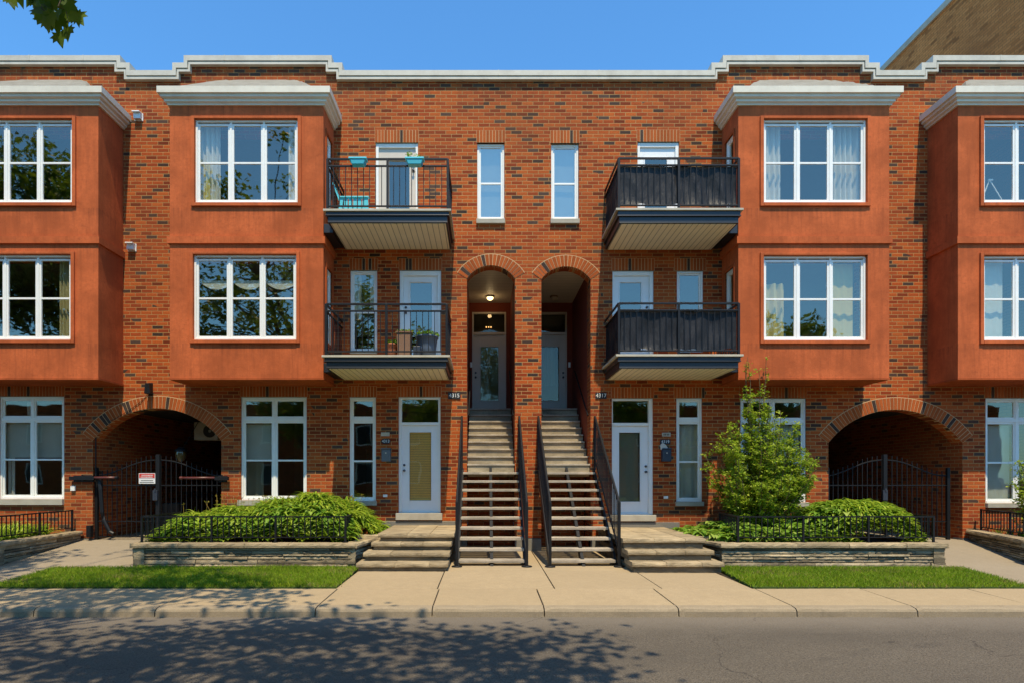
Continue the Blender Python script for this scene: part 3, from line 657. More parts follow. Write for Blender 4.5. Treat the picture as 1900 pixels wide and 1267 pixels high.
# ------------------------------------------------------------------ stucco bays
def sweep(m,x0,x1,d,prof,mi=0):      # prof (p,z) going down; wraps left side, front, right side
    for (p,z),(q,w) in zip(prof[:-1],prof[1:]):
        a=[(x0-p,0,z),(x0-p,-d-p,z),(x1+p,-d-p,z),(x1+p,0,z)]; b=[(x0-q,0,w),(x0-q,-d-q,w),(x1+q,-d-q,w),(x1+q,0,w)]
        for i in range(3): m.face([a[i],b[i],b[i+1],a[i+1]],mi)
ZM1,ZM0=Z(440,BD),Z(453,BD)
def bay(x0,x1,sidewin,contents):
    d=BD; side=x1 if sidewin=='r' else x0
    # openings on the front
    if sidewin=='r': wx0,wx1=x1-.52-2.30,x1-.555
    else: wx0,wx1=x0+.545,x0+.545+2.27
    up=(wx0,wx1,Z(377.7,d),Z(222,d)); dn=(wx0-.03,wx1-.03,Z(631,d),Z(473,d))
    if sidewin=='l': dn=(wx0,wx1,Z(632,d),Z(475,d))
    m=MB(); fr=lambda x,z:(x,-d,z)
    cellwall(m,x0,x1,ZB0,ZB1+.05,[up,dn],fr)
    su=(-.70,-.22,Z(377.7,d)-.05,Z(235,d)); sdn=(-.70,-.22,Z(631,d),Z(488,d))
    for sx in (x0,x1):
        hs=[su,sdn] if sx==side and (abs(sx)<5) else []
        cellwall(m,-d,0,ZB0,ZB1+.05,hs,lambda y,z,sx=sx:(sx,y,z))
    for h in (up,dn):
        a,b,c,e=h; y1=-d+.12
        for q in ([(a,-d,c),(a,-d,e),(a,y1,e),(a,y1,c)],[(b,-d,e),(b,-d,c),(b,y1,c),(b,y1,e)],[(a,-d,e),(b,-d,e),(b,y1,e),(a,y1,e)],[(b,-d,c),(a,-d,c),(a,y1,c),(b,y1,c)]): m.face(q)
    m.face([(x0,-d,ZB1+.05),(x1,-d,ZB1+.05),(x1,0,ZB1+.05),(x0,0,ZB1+.05)])
    bo=m.build('bay',M['stucco'],B)
    # bottom slab with lip
    m=MB(); sweep(m,x0,x1,d,[(0,ZB0+.03),(.012,ZB0+.028),(.012,ZB0-.012),(-.02,ZB0-.018)]); m.face([(x0+.02,-d+.02,ZB0-.018),(x1-.02,-d+.02,ZB0-.018),(x1-.02,0,ZB0-.018),(x0+.02,0,ZB0-.018)])
    m.build('bay_underside',M['stucco_trim'],bo)
    m=MB(); sweep(m,x0,x1,d,[(0,ZM1+.01),(.045,ZM1),(.045,ZM0),(0,ZM0-.005)]); m.build('belt_trim',M['stucco'],bo)
    # window surrounds
    m=MB(); t=.075; pr=.045
    for h in (up,dn):
        a,b,c,e=h
        m.box(a-t,a,-d-pr,-d,c-t,e+t*.75); m.box(b,b+t,-d-pr,-d,c-t,e+t*.75); m.box(a,b,-d-pr,-d,e,e+t*.75); m.box(a,b,-d-pr-.008,-d,c-t,c)
    m.build('window_surround',M['stucco'],bo,bevel=.006)
    # cornice
    m=MB(); sweep(m,x0,x1,d,[(.02,ZB1+.30),(.19,10.183),(.19,10.045),(.15,10.04),(.14,9.985),(.085,9.955),(.085,9.915),(.04,9.885),(.04,9.86),(0,9.855)])
    m.build('cornice',M['cream'],bo)
    # soft grey membrane roof swelling against the wall
    m=MB(); nx,ny=46,10; w=x1-x0+.30; base=10.17; grid=[]
    r=random.Random(int(x0*100))
    for j in range(ny+1):
        y=-(d+.14)*(1-j/ny); row=[]
        for i in range(nx+1):
            x=x0-.15+w*i/nx; e=min(i,nx-i)/nx*w; t=j/ny
            hgt=.87*min(t**.9, math.sin(min(1,max(0,e-.30)/1.0)*math.pi/2)**1.0)
            row.append((x,y,base+hgt+ (r.uniform(-.012,.012) if 0<j<ny else 0)))
        grid.append(row)
    for j in range(ny):
        for i in range(nx): m.face([grid[j][i],grid[j][i+1],grid[j+1][i+1],grid[j+1][i]])
    # rolled seam along the eave
    pts=[(x0-.05+ (w-.2)*i/40,-d-.09+r.uniform(-.015,.015),base+.035+r.uniform(-.012,.015)) for i in range(41)]
    m.tube(pts[5:-5],[.018+r.uniform(-.006,.008) for _ in pts[5:-5]],6)
    m.build('bay_roof',M['membrane'],bo,smooth=False)
    # front windows
    for h in (up,dn):
        a,b,c,e=h; f=.045; wv=(b-a-2*f); s=[]
        for k in range(3):
            p=a+f+wv*k/3+(.02 if k else 0); q=a+f+wv*(k+1)/3-(.02 if k<2 else 0); s.append((p,q,c+f,e-f-.03,[(c+e)/2-.01]))
        winframe(a,b,c,e,-d+.03,s,fw=f,parent=bo,name='window_frame',sw=.045)
    if abs(side)<5:
        for h in (su,sdn):
            a,b,c,e=h
            sg=1 if sidewin=='r' else -1
            tf=lambda x,y,z,sg=sg:(side-sg*y,x,z)
            winframe(a,b,c,e,.02,[(a+.05,b-.05,c+.05,e-.05,[(c+e)/2])],parent=bo,name='side_window_frame',pane='side_pane',tf=tf)
            mm=MB(); t2=.06
            for q in ((a-t2,a,c-t2,e+t2),(b,b+t2,c-t2,e+t2),(a,b,e,e+t2),(a,b,c-t2,c)):
                mm.box(side,side+sg*.03,q[0],q[1],q[2],q[3])
            mm.build('side_window_surround',M['stucco_trim'],bo)
    contents(bo,up,dn,-d+.22)
    return bo
def c1(bo,up,dn,y):
    curtain_mb(dn[1]-.42,dn[1]-.03,y,dn[2],dn[3],.03,.09,1).build('curtain',M['olivecurtain'],bo,smooth=True)
def c2(bo,up,dn,y):
    curtain_mb(up[0]+.05,up[0]+.45,y,up[2],up[3],.04,.12,2).build('curtain',M['curtain'],bo,smooth=True)
    curtain_mb(up[1]-.28,up[1]-.05,y,up[2],up[3],.04,.12,3).build('curtain',M['curtain'],bo,smooth=True)
    curtain_mb(up[0]+.10,up[0]+.24,y-.03,up[2],up[2]+1.0,.03,.10,2).build('curtain',M['yellowcurtain'],bo,smooth=True)
    m=MB()                                  # scalloped valance
    n=60; x0,x1=dn[0]+.05,dn[1]-.05
    for i in range(n):
        a=x0+(x1-x0)*i/n; b=x0+(x1-x0)*(i+1)/n; g=lambda x:dn[3]-.52-.18*abs(math.sin((x-x0)/(x1-x0)*math.pi*3))**.7
        m.face([(a,y,g(a)),(b,y,g(b)),(b,y,dn[3]-.5),(a,y,dn[3]-.5)])
    m.build('valance',M['lace'],bo)
def c3(bo,up,dn,y):
    curtain_mb(up[0]+.05,up[0]+.50,y,up[2],up[3],.04,.13,4).build('curtain',M['curtain'],bo,smooth=True)
    curtain_mb(up[1]-.62,up[1]-.05,y,up[2],up[3],.05,.14,5).build('curtain',M['curtain'],bo,smooth=True)
    curtain_mb(dn[0]+.05,dn[0]+.58,y,dn[2],dn[3]-.55,.05,.2,6).build('curtain',M['yellowcurtain'],bo,smooth=True)
    curtain_mb(dn[1]-.74,dn[1]-.16,y+.02,dn[2],dn[3]-.1,.012,.3,7).build('curtain',M['yellowcurtain'],bo,smooth=True)
def c4(bo,up,dn,y):
    curtain_mb(dn[0]+.05,dn[0]+.62,y,dn[2],dn[3],.01,.3,8).build('curtain',M['lace'],bo,smooth=True)
    m=MB(); bx=up[0]+.33
    for dx in (-.20,.42): m.tube([(bx,y,up[2]+.62),(bx+dx,y+.05,up[2]+.02)],.012,5)
    m.box(bx-.04,bx+.07,y-.02,y+.02,up[2]+.60,up[2]+.63); m.build('easel_stand',M['signwhite'],bo)
for (a,b,s),c in zip(bays,(c1,c2,c3,c4)): bay(a,b,s,c)

# ------------------------------------------------------------------ stair wells inside the two arches
def stairwell(x0,x1,dx0,dx1,hand,lit):
    m=MB(); yb=3.1; zc=6.69
    w0,w1=x0-.02,x1+.02
    m.face([(w0,.1,1.8),(w0,yb,1.8),(w0,yb,zc),(w0,.1,zc)]); m.face([(w1,yb,1.8),(w1,.1,1.8),(w1,.1,zc),(w1,yb,zc)])
    cellwall(m,w0,w1,1.8,zc,[(dx0,dx1,3.58,6.42)],lambda x,z:(x,yb,z))
    # inner side of the front wall above the arch
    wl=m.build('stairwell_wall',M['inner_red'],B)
    MB().box(w0,w1,.35,yb,zc,zc+.05).build('stairwell_ceiling',M['ceil'],B)
    # brick below: side jambs and recessed back wall
    m=MB(); m.face([(w0+.02,0,-.1),(w0+.02,.45,-.1),(w0+.02,.45,7),(w0+.02,0,7)]); m.face([(w1-.02,.45,-.1),(w1-.02,0,-.1),(w1-.02,0,7),(w1-.02,.45,7)])
    m.v=[v if v[2]<6.9 else (v[0],v[1],Z(517.7)+.02) for v in m.v]
    m.face([(x0,.9,-.1),(x1,.9,-.1),(x1,.9,1.95),(x0,.9,1.95)]); m.face([(x0-.01,.4,-.1),(x0-.01,.9,-.1),(x0-.01,.9,1.95),(x0-.01,.4,1.95)]); m.face([(x1+.01,.9,-.1),(x1+.01,.4,-.1),(x1+.01,.4,1.95),(x1+.01,.9,1.95)])
    m.build('stairwell_brick',M['brick_back'],B)
    st=MB().box(x0+.02,x1-.02,.03,.05,1.74,2.0).build('inner_stairs',M['riser'],B)
    for n in range(10,19):
        z=.117+.192*n; y=.06+.254*(n-10)
        t=MB().box(x0+.005,x1-.005,y-.055,y+(.254 if n<18 else 1.05),z-.04,z); t.build('stair_tread',M['tread'],st,bevel=.006)
        if n<18: MB().box(x0+.01,x1-.01,y+.235,y+.25,z+.001,z+.15).build('stair_riser',M['riser'],st)
    # door at the head of the stairs
    door((dx0,dx1,3.58,6.42),(dx0+.045,dx1-.045,3.60,5.78),(dx0+.24,dx1-.22,3.92,5.45),transom=1,mat='doorgrey',fmat='doorgrey',hand=hand,y=yb+.0,gl='glass_dim')
    curtain_mb(dx0+.25,dx1-(.45 if lit else .33),yb+.12,3.95 if lit else 4.35,5.44,.015,.12,4).build('curtain',M['lace_dim'],B,smooth=True)
    MB().box(dx0-.3,dx1+.3,yb+.9,yb+1,3.4,6.7).build('hall_wall',M['room'],B)
    # ceiling lamp
    cx=(x0+x1)/2
    l=MB(); l.lathe(cx,2.45,[(0,zc-.115),(.05,zc-.11),(.085,zc-.075),(.09,zc-.04)],20); 
    em=NT('lamp_glass_on' if lit else 'lamp_glass_off')
    if lit:
        e=em.n('ShaderNodeEmission'); e.inputs[0].default_value=(1,.72,.32,1); e.inputs[1].default_value=3.0; em.l(e.outputs[0],em.out.inputs['Surface'])
    else: em.pbr((.45,.36,.26),.4)
    lo=empty('ceiling_lamp',(cx,2.45,zc),('lit' if lit else 'unlit')+' round lamp on the ceiling of the '+('left' if lit else 'right')+' arched stairwell','lamp','stairwell ceiling lamps')
    l.build('lamp_shade',em.mat,lo,smooth=True)
    MB().lathe(cx,2.45,[(.0,zc-.04),(.105,zc-.04),(.11,zc-.02),(.10,zc-.001)],20).build('lamp_base',M['brownpot'],lo,smooth=True)
    # handrail on the right wall
    hr=MB(); xr=x1-.035; hr.tube([(xr,.15,3.19),(xr,2.3,4.62)],.02,8)
    for t in (.1,.5,.9): hr.tube([(x1,.15+2.15*t,3.13+1.43*t),(xr,.15+2.15*t,3.17+1.43*t)],.008,6)
    hr.build('handrail',M['black'],B)
    hr=MB(); xr=x0+.035; hr.tube([(xr,.15,3.19),(xr,2.3,4.62)],.02,8); hr.build('handrail',M['black'],B)
stairwell(arch[2][0],arch[2][1],-1.375,-.405,'l',True)
stairwell(arch[3][0],arch[3][1],.345,1.33,'r',False)
lp=bpy.data.lights.new('lamp_light','POINT'); lpo=bpy.data.objects.new('lamp_light',lp); COL.objects.link(lpo); lp.energy=1.6; lp.color=(1,.7,.35); lp.shadow_soft_size=.06; lpo.location=(-.87,2.45,6.5)
# chandelier seen through the left transom
ch=MB(); cm=NT('hall_bulb'); e=cm.n('ShaderNodeEmission'); e.inputs[0].default_value=(1,.5,.15,1); e.inputs[1].default_value=2.2; cm.l(e.outputs[0],cm.out.inputs['Surface'])
for dx in (-.07,0,.07): ch.lathe(-.9+dx,3.7,[(0,6.12),(.015,6.13),(.015,6.155),(0,6.165)],8)
ch.build('chandelier_bulb',cm.mat,B)
for px,py,cat in ((872,676,'l'),(1056.5,675,'r')):
    pass

# ------------------------------------------------------------------ driveway passages
for (x0,x1,zs,zc,_,_),side in ((arch[0],0),(arch[1],1)):
    m=MB(); zc2=3.42
    m.face([(x0-.001,0,-.2),(x0-.001,9,-.2),(x0-.001,9,zs),(x0-.001,0,zs)]); m.face([(x0-.001,.35,zs),(x0-.001,9,zs),(x0-.001,9,zc2),(x0-.001,.35,zc2)])
    m.face([(x1+.001,9,-.2),(x1+.001,0,-.2),(x1+.001,0,zs),(x1+.001,9,zs)]); m.face([(x1+.001,9,zs),(x1+.001,.35,zs),(x1+.001,.35,zc2),(x1+.001,9,zc2)])
    m.build('passage_wall',M['brick_back'],B)
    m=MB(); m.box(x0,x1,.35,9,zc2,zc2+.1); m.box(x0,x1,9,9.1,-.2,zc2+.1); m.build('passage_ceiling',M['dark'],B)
# white flashing pieces and vents
def vent(px,py,label):
    v=empty('dryer_vent',(X(px),0,Z(py)),label,'vent','white wall vents')
    MB().box(X(px)-.11,X(px)+.09,-.02,-.001,Z(py)-.09,Z(py)+.09).build('vent_plate',M['white'],v,bevel=.004)
    m=MB(); x0,x1=X(px)-.09,X(px)+.07
    m.prism([(0,0)]*0 or [(x0,Z(py)-.07),(x1,Z(py)-.07),(x1,Z(py)+.07),(x0,Z(py)+.07)],-.10,-.02)
    m.box(x0-.006,x1+.006,-.16,-.02,Z(py)+.055,Z(py)+.08); m.box(x0+.01,x1-.01,-.103,-.10,Z(py)-.055,Z(py)+.03)
    m.build('vent_hood',M['white'],v,bevel=.004)
vent(259,219,'white wall vent on the brick just right of the top of the leftmost stucco bay')
vent(246.5,460.5,'lower white wall vent on the brick strip above the left driveway arch')

# ------------------------------------------------------------------ balconies
def balcony(x0,x1,zcap,zsof,name='balcony'):
    """x0,x1: deck edge; zcap top of cap; zsof soffit level"""
    f=1.53
    m=MB(); m.box(x0+.05,x1-.05,-f+.02,-.001,zsof+.13,zcap-.045); m.box(x0+.085,x1-.085,-f+.05,-.001,zsof-.0,zsof+.13)
    m.box(x0+.04,x1-.04,-f+.01,-.001,zsof+.125,zsof+.145); m.box(x0+.08,x1-.08,-f+.045,-.001,zsof-.008,zsof+.008)
    if x0<0: m.box(-4.556,x0+.049,-.90,-.002,zsof+.01,zcap-.05)
    else: m.box(x1-.049,4.556,-.90,-.002,zsof+.01,zcap-.05)
    b=m.build('balcony',M['navy'],B,bevel=.004)
    MB().box(x0,x1,-f-.02,-.001,zcap-.045,zcap).build('deck_edge',M['trimbeige'],b,bevel=.004)
    MB().box(x0+.13,x1-.12,-f+.09,-.002,zsof-.018,zsof-.006).build('soffit',M['soffit'],b)
    # railing
    zt=zcap+1.075; z2=zt-.145; zb=zcap+.085; yf=-f+.06; xa,xb=x0+.075,x1-.075
    m=MB(); q=.018
    for zz,h in ((zt,.02),(z2,.016),(zb,.014)):
        m.box(xa,xb,yf-q,yf+q,zz-h,zz+h)
        for xx in (xa,xb): m.box(xx-q,xx+q,yf+q,-.002,zz-h+.001,zz+h-.001)
    m.build('railing',M['black'],b,bevel=.003)
    for xx in (xa,(xa+xb)/2,xb):
        MB().box(xx-.024,xx+.024,yf-.027,yf+.021,zcap,zt+.003).build('railing_post',M['black'],b,bevel=.003)
    bars=MB(); n=int((xb-xa)/.125)
    for i in range(1,n):
        x=xa+(xb-xa)*i/n
        bars.box(x-.007,x+.007,yf-.007,yf+.007,zb,z2)
    for xx in (xa,xb):
        ns=11
        for i in range(1,ns):
            y=yf+(-yf)*i/ns; bars.box(xx-.007,xx+.007,y-.007,y+.007,zb,z2)
    bars.build('balusters',M['black'],b)
    return b,(xa,xb,yf,zb,z2,zt)
b1,r1=balcony(-4.40,-1.717,Z(388.5,1.53),Z(413,1.5)+.01)
b2,r2=balcony(-4.43,-1.74,Z(658.5,1.53),Z(682.5,1.5)+.01)
b3,r3=balcony(1.737,4.41,Z(387,1.53),Z(414,1.5)+.01)
b4,r4=balcony(1.737,4.41,Z(657,1.53),Z(682.5,1.5)+.01)
def screen(r,label,seed):
    xa,xb,yf,zb,z2,zt=r; m=MB(); rr=random.Random(seed)
    nx,nz=70,16; ks=[(rr.uniform(2,9),rr.uniform(-3,3),rr.uniform(0,6),rr.uniform(.005,.014)) for _ in range(9)]
    y0=yf+.022
    def P(i,j,side=None):
        u=i/nx; t=j/nz; z=zb+.02+(z2-zb-.02)*t
        if side is None:
            x=xa+.03+(xb-xa-.06)*u; w=sum(a*math.sin(k*x+s*z*1.7+p) for k,s,p,a in ks)*math.sin(math.pi*t)**.6
            z+= (-.012*abs(math.sin(x*5)) if j==nz else 0)+(.02*math.sin(x*7+seed)+.015*math.sin(x*17) if j==0 else 0)
            return (x,y0+.012+abs(w)*1.4,z)
        y=y0+(-y0-.02)*u; w=sum(a*math.sin(k*y+s*z+p) for k,s,p,a in ks)*math.sin(math.pi*t)**.6
        return (side+.022+abs(w),y,z)
    for i in range(nx):
        for j in range(nz):
            m.face([P(i,j),P(i+1,j),P(i+1,j+1),P(i,j+1)]); m.face([P(i,j,xa),P(i+1,j,xa),P(i+1,j+1,xa),P(i,j+1,xa)])
    o=m.build('privacy_screen',M['screen'],None,smooth=True)
    # welded smooth shading
    import bmesh
    bm=bmesh.new(); bm.from_mesh(o.data); bmesh.ops.remove_doubles(bm,verts=bm.verts,dist=.0005); bm.to_mesh(o.data); bm.free()
    tag(o,label,'privacy screen','black fabric screens tied inside the right balcony railings')
screen(r3,'wrinkled black fabric screen behind the railing of the upper right balcony',11)
screen(r4,'sagging black fabric screen behind the railing of the lower right balcony',23)

# balcony contents -------------------------------------------------
def chair(x,y,z):
    c=empty('patio_chair',(x,y,z),'turquoise slatted plastic garden armchair on the upper left balcony','chair')
    m=MB()
    for i in range(7):
        yy=y-.26+.075*i; m.prism([(x-.26,z+.30),(x+.28,z+.36),(x+.28,z+.385),(x-.26,z+.325)],yy+.006,yy+.068)
    m.build('seat',M['turq2'],c,bevel=.004)
    m=MB()
    for i in range(7):
        yy=y-.26+.075*i; h=.62-.02*abs(i-3)**1.6
        m.prism([(x-.285,z+.30),(x-.26,z+.30),(x-.26-h*.42,z+.36+h),(x-.285-h*.42,z+.36+h)],yy+.005,yy+.069)
    m.build('backrest',M['turq2'],c)
    for s in (-1,1):
        yy=y+s*.31; MB().box(x-.33,x+.32,yy-.045,yy+.045,z+.51,z+.54).build('armrest',M['turq2'],c,bevel=.005)
        m=MB()
        for k in range(5): m.box(x-.22+.10*k,x-.145+.10*k,yy-.012,yy+.012,z+.24,z+.51)
        m.box(x-.28,x+.30,yy-.014,yy+.014,z+.20,z+.26); m.build('side_slats',M['turq2'],c)
        for sx,tilt in ((-.28,-.05),(.26,.03)):
            MB().prism([(x+sx-.035+tilt,z),(x+sx+.035+tilt,z),(x+sx+.04,z+.51),(x+sx-.04,z+.51)],yy-.02,yy+.02).build('leg',M['turq2'],c)
chair(-3.88,-.60,r1[3]-.085)
def flowerbox(x0,x1,r,label):
    xa,xb,yf,zb,z2,zt=r; f=empty('flower_box',((x0+x1)/2,yf-.05,z2),label,'flower box','turquoise boxes hung on the upper left railing')
    zt2=zt-.055; m=MB()
    m.prism([(x0+.05,z2-.05),(x1-.05,z2-.05),(x1,zt2),(x0,zt2)],yf-.19,yf-.03)
    m.build('box_body',M['turq'],f,bevel=.012)
    MB().box(x0-.012,x1+.012,yf-.205,yf-.022,zt2-.03,zt2+.004).build('box_rim',M['turq2'],f,bevel=.004)
    for xx in (x0+.03,x1-.05): MB().box(xx,xx+.02,yf-.03,yf+.03,z2,zt+.03).build('hook',M['signwhite'],f)
    return f
flowerbox(X(649,1.6),X(680,1.6),r1,'turquoise flower box on the railing above the garden armchair')
fb=flowerbox(X(753,1.6),X(786,1.6),r1,'turquoise flower box with yellow sprigs hung before the grey door')
def leafcluster(m,cx,cy,cz,rx,ry,rz,n,ls,r=rnd,mi=0):
    for _ in range(n):
        while True:
            a,b,c=r.uniform(-1,1),r.uniform(-1,1),r.uniform(-1,1)
            if a*a+b*b+c*c<1: break
        p=Vector((cx+a*rx,cy+b*ry,cz+c*rz)); d=Vector((r.gauss(0,1),r.gauss(0,1),r.gauss(0,.7))).normalized(); s=d.cross(Vector((r.gauss(0,1),r.gauss(0,1),r.gauss(0,1)))).normalized()
        l=ls*r.uniform(.6,1.2); w=l*.32
        m.face([p,p+d*l*.45+s*w,p+d*l,p+d*l*.45-s*w],mi)
m=MB(); leafcluster(m,X(758,1.6),-1.6,r1[5]+.04,.05,.05,.05,40,.05); leafcluster(m,X(775,1.6),-1.6,r1[5]-.01,.14,.06,.03,40,.04); m.build('sprig',M['shrubleaf'],fb)
zf=r2[3]-.085
def pot(x,y,z,r,h,mat,label,plant,sq=False,cat='plant pot'):
    p=empty('plant_pot',(x,y,z),label,cat,'plant pots on the lower left balcony')
    m=MB()
    if sq: m.prism([(x-r*.85,z),(x+r*.85,z),(x+r,z+h),(x-r,z+h)],y-r,y+r); m.box(x-r-.02,x+r+.02,y-r-.02,y+r+.02,z+h,z+h+.03)
    else: m.lathe(x,y,[(0,z),(r*.78,z),(r*.86,z+h*.5),(r*.98,z+h-.04),(r*1.06,z+h-.04),(r*1.06,z+h),(r*.95,z+h),(r*.9,z+h-.05),(0,z+h-.05)],24)
    m.build('pot_body',M[mat],p,smooth=not sq)
    q=MB(); leafcluster(q,x,y,z+h+.02,r*1.05,r*1.05,.07,plant,.07); q.build('foliage',M['darkbush'],p)
pot(X(792,1.0),-1.0,zf,.24,.50,'slate','tall slate blue round pot with trailing greens before the balcony door',420)
pot(X(751,1.15),-1.15,zf,.15,.52,'brownpot','square brown planter with low greens beside the slate blue pot',160,True)
pot(X(727,1.1),-1.1,zf,.13,.32,'clay','small terracotta pot with thin sprigs, leftmost pot on the lower left balcony',120)
o=MB().box(X(768,1.25),X(781,1.25),-1.4,-1.15,zf,zf+.22).build('storage_box',M['navybox'],None,bevel=.01); tag(o,'low dark box on the balcony floor between the brown planter and slate blue pot','box')

# ------------------------------------------------------------------ outside staircases
def staircase(xl,xr,label):
    s=empty('outdoor_staircase',((xl+xr)/2,-2.6,0),label,'staircase','twin iron staircases up to the arches')
    sl=.192/.254
    for n in range(10):
        y=-2.48+.254*n; z=.117+.192*n
        MB().box(xl+.03,xr-.03,y,y+.27,z-.055,z).build('tread',M['tread'],s,bevel=.006)
    for x,w in ((xl+.02,.022),((xl+xr)/2,.03),(xr-.02,.022)):
        m=MB(); a=[(-2.52,-.0),(-2.22,-.0),(.02,1.72),(.02,1.95)]
        m.face([(x-w,y,z) for y,z in a]); m.face([(x+w,y,z) for y,z in a][::-1])
        for i in range(4):
            p,q=a[i],a[(i+1)%4]; m.face([(x-w,*p),(x+w,*p),(x+w,*q),(x-w,*q)])
        m.build('stringer',M['black'],s)
    for x in (xl,xr):
        m=MB(); y0,y1=-2.60,-.03; z0,z1=1.24,3.14
        m.tube([(x,y0,z0),(x,y1,z1)],.026,8); m.tube([(x,y0+.02,.30),(x,y1,.30+(y1-y0)*sl-.1)],.018,6)
        m.build('handrail',M['black'],s)
        MB().box(x-.027,x+.027,y0-.03,y0+.024,.02,z0+.01).build('newel_post',M['black'],s,bevel=.004)
        MB().box(x-.022,x+.022,y1-.02,y1+.024,1.9,z1+.01).build('newel_post',M['black'],s,bevel=.004)
        m=MB(); m.lathe(x,y0,[(0,.0),(.10,.0),(.105,.012),(.09,.025),(.04,.03),(0,.031)],18); m.build('base_plate',M['black'],s,smooth=True)
        m=MB(); nb=19
        for i in range(1,nb):
            y=y0+(y1-y0)*i/nb; t=i/nb; m.box(x-.009,x+.009,y-.009,y+.009,.30+(y-y0)*sl-.02,z0+(z1-z0)*t)
        m.build('balusters',M['black'],s)
    MB().lathe((xl+xr)/2,-2.3,[(0,0),(.09,0),(.09,.015),(.03,.02),(.03,.1)],16).build('base_plate',M['black'],s)
staircase(X(858)-.01,X(962.6)+.01,'left black iron outside staircase with grey wooden treads leading to the lit arch')
staircase(X(999.5)-.01,X(1102.7)+.01,'right black iron outside staircase with grey treads leading to the unlit arch')

# ------------------------------------------------------------------ stone steps and planters
def rock(m,x0,x1,y0,y1,z0,z1,j=.008,seg=.10,mi=0,r=rnd,axis='x'):
    """rough block: front edges and top wander"""
    n=max(1,int((x1-x0)/seg)); b=len(m.v)
    for i in range(n+1):
        x=x0+(x1-x0)*i/n; a=r.uniform(-j,j); c=r.uniform(-j,j); d=r.uniform(-j,j)
        m.v+=[(x,y0+a,z0+abs(c)*.5),(x,y0+a-j*.5,z0+(z1-z0)*.5+c*.5),(x,y0+c*.6+j*.6,z1+d*.25),(x,y1,z1+d*.25),(x,y1,z0)]
    for i in range(n):
        for q in range(5):
            q2=(q+1)%5; m.f.append((b+i*5+q,b+(i+1)*5+q,b+(i+1)*5+q2,b+i*5+q2)); m.m.append(mi)
    m.f.append(tuple(b+q for q in reversed(range(5)))); m.m.append(mi); m.f.append(tuple(b+n*5+q for q in range(5))); m.m.append(mi)
def rot_add(dst,src,p0,ang):
    ca,sa=math.cos(ang),math.sin(ang); b=len(dst.v)
    dst.v+=[(p0[0]+x*ca-y*sa,p0[1]+x*sa+y*ca,z) for x,y,z in src.v]; dst.f+=[tuple(b+i for i in q) for q in src.f]; dst.m+=src.m
def stone_run(m,p0,p1,z0,z1,th=.22,cap=.085,seed=1,z1b=None):
    r=random.Random(seed); L=math.dist(p0,p1); ang=math.atan2(p1[1]-p0[1],p1[0]-p0[0]); s=MB()
    zt=z1-cap; z=z0; 
    while z<zt-.02:
        h=min(r.choice((.045,.055,.065,.085)),zt-z); 
        if zt-z-h<.035: h=zt-z
        x=0
        while x<L-.02:
            w=min(r.uniform(.25,1.1),L-x)
            if L-x-w<.12: w=L-x
            rock(s,x+.003,x+w-.003,.02+r.uniform(-.020,.018),th,z+.004,z+h-.004,.010,.06,r.choice((0,0,2)),r); x+=w
        z+=h
    x=0
    while x<L-.02:
        w=min(r.uniform(.8,1.5),L-x)
        if L-x-w<.3: w=L-x
        rock(s,x+.002-(.03 if x==0 else 0),x+w-.002,-.035,th+.04,zt+.002,z1+r.uniform(-.004,.004),.010,.08,1,r); x+=w
    rot_add(m,s,p0,ang)
def planter(name,pts,z0,z1,label,seed,soilpoly):
    p=empty(name,(pts[0][0],pts[0][1],0),label,'planter','low stone planters in front of the house')
    for i,(a,b) in enumerate(zip(pts[:-1],pts[1:])):
        m=MB(); stone_run(m,a,b,z0[i],z1[i],seed=seed+i); m.build('stone_wall',[M['stone'],M['stonecap'],M['stonedark']],p,bevel=.004)
    MB().prismz(soilpoly,-.2,min(z1)-.07).build('soil_bed',M['soil'],p)
planter('stone_planter',[(-7.75,-.1),(-7.75,-2.66),(-3.48,-2.66),(-3.30,-1.55)],[0,0,0],[.455,.455,.455],'long low ledge-stone planter with daylilies left of the left stone steps',3,[(-7.6,-2.45),(-3.6,-2.45),(-3.45,-1.6),(-3.45,-.02),(-7.25,-.02),(-7.6,-.3)])
planter('stone_planter',[(3.30,-1.75),(3.52,-2.66),(7.80,-2.66),(7.80,-.1)],[0,0,0],[.455,.455,.455],'long low ledge-stone planter with tall shrub right of the right stone steps',8,[(3.75,-2.45),(7.6,-2.45),(7.6,-.3),(7.1,-.02),(3.4,-.02),(3.4,-1.75)])
planter('stone_planter',[(-14.0,-2.75),(-10.30,-2.75),(-10.46,-.05)],[0,0],[.44,.47],'ledge-stone planter at the left edge beyond the driveway',14,[(-14,-2.5),(-10.45,-2.5),(-10.6,-.02),(-14,-.02)])
planter('stone_planter',[(10.30,-.05),(9.43,-2.75),(14,-2.75)],[0,0],[.50,.44],'ledge-stone planter at the right edge beyond the driveway',19,[(9.6,-2.5),(14,-2.5),(14,-.02),(10.5,-.02)])

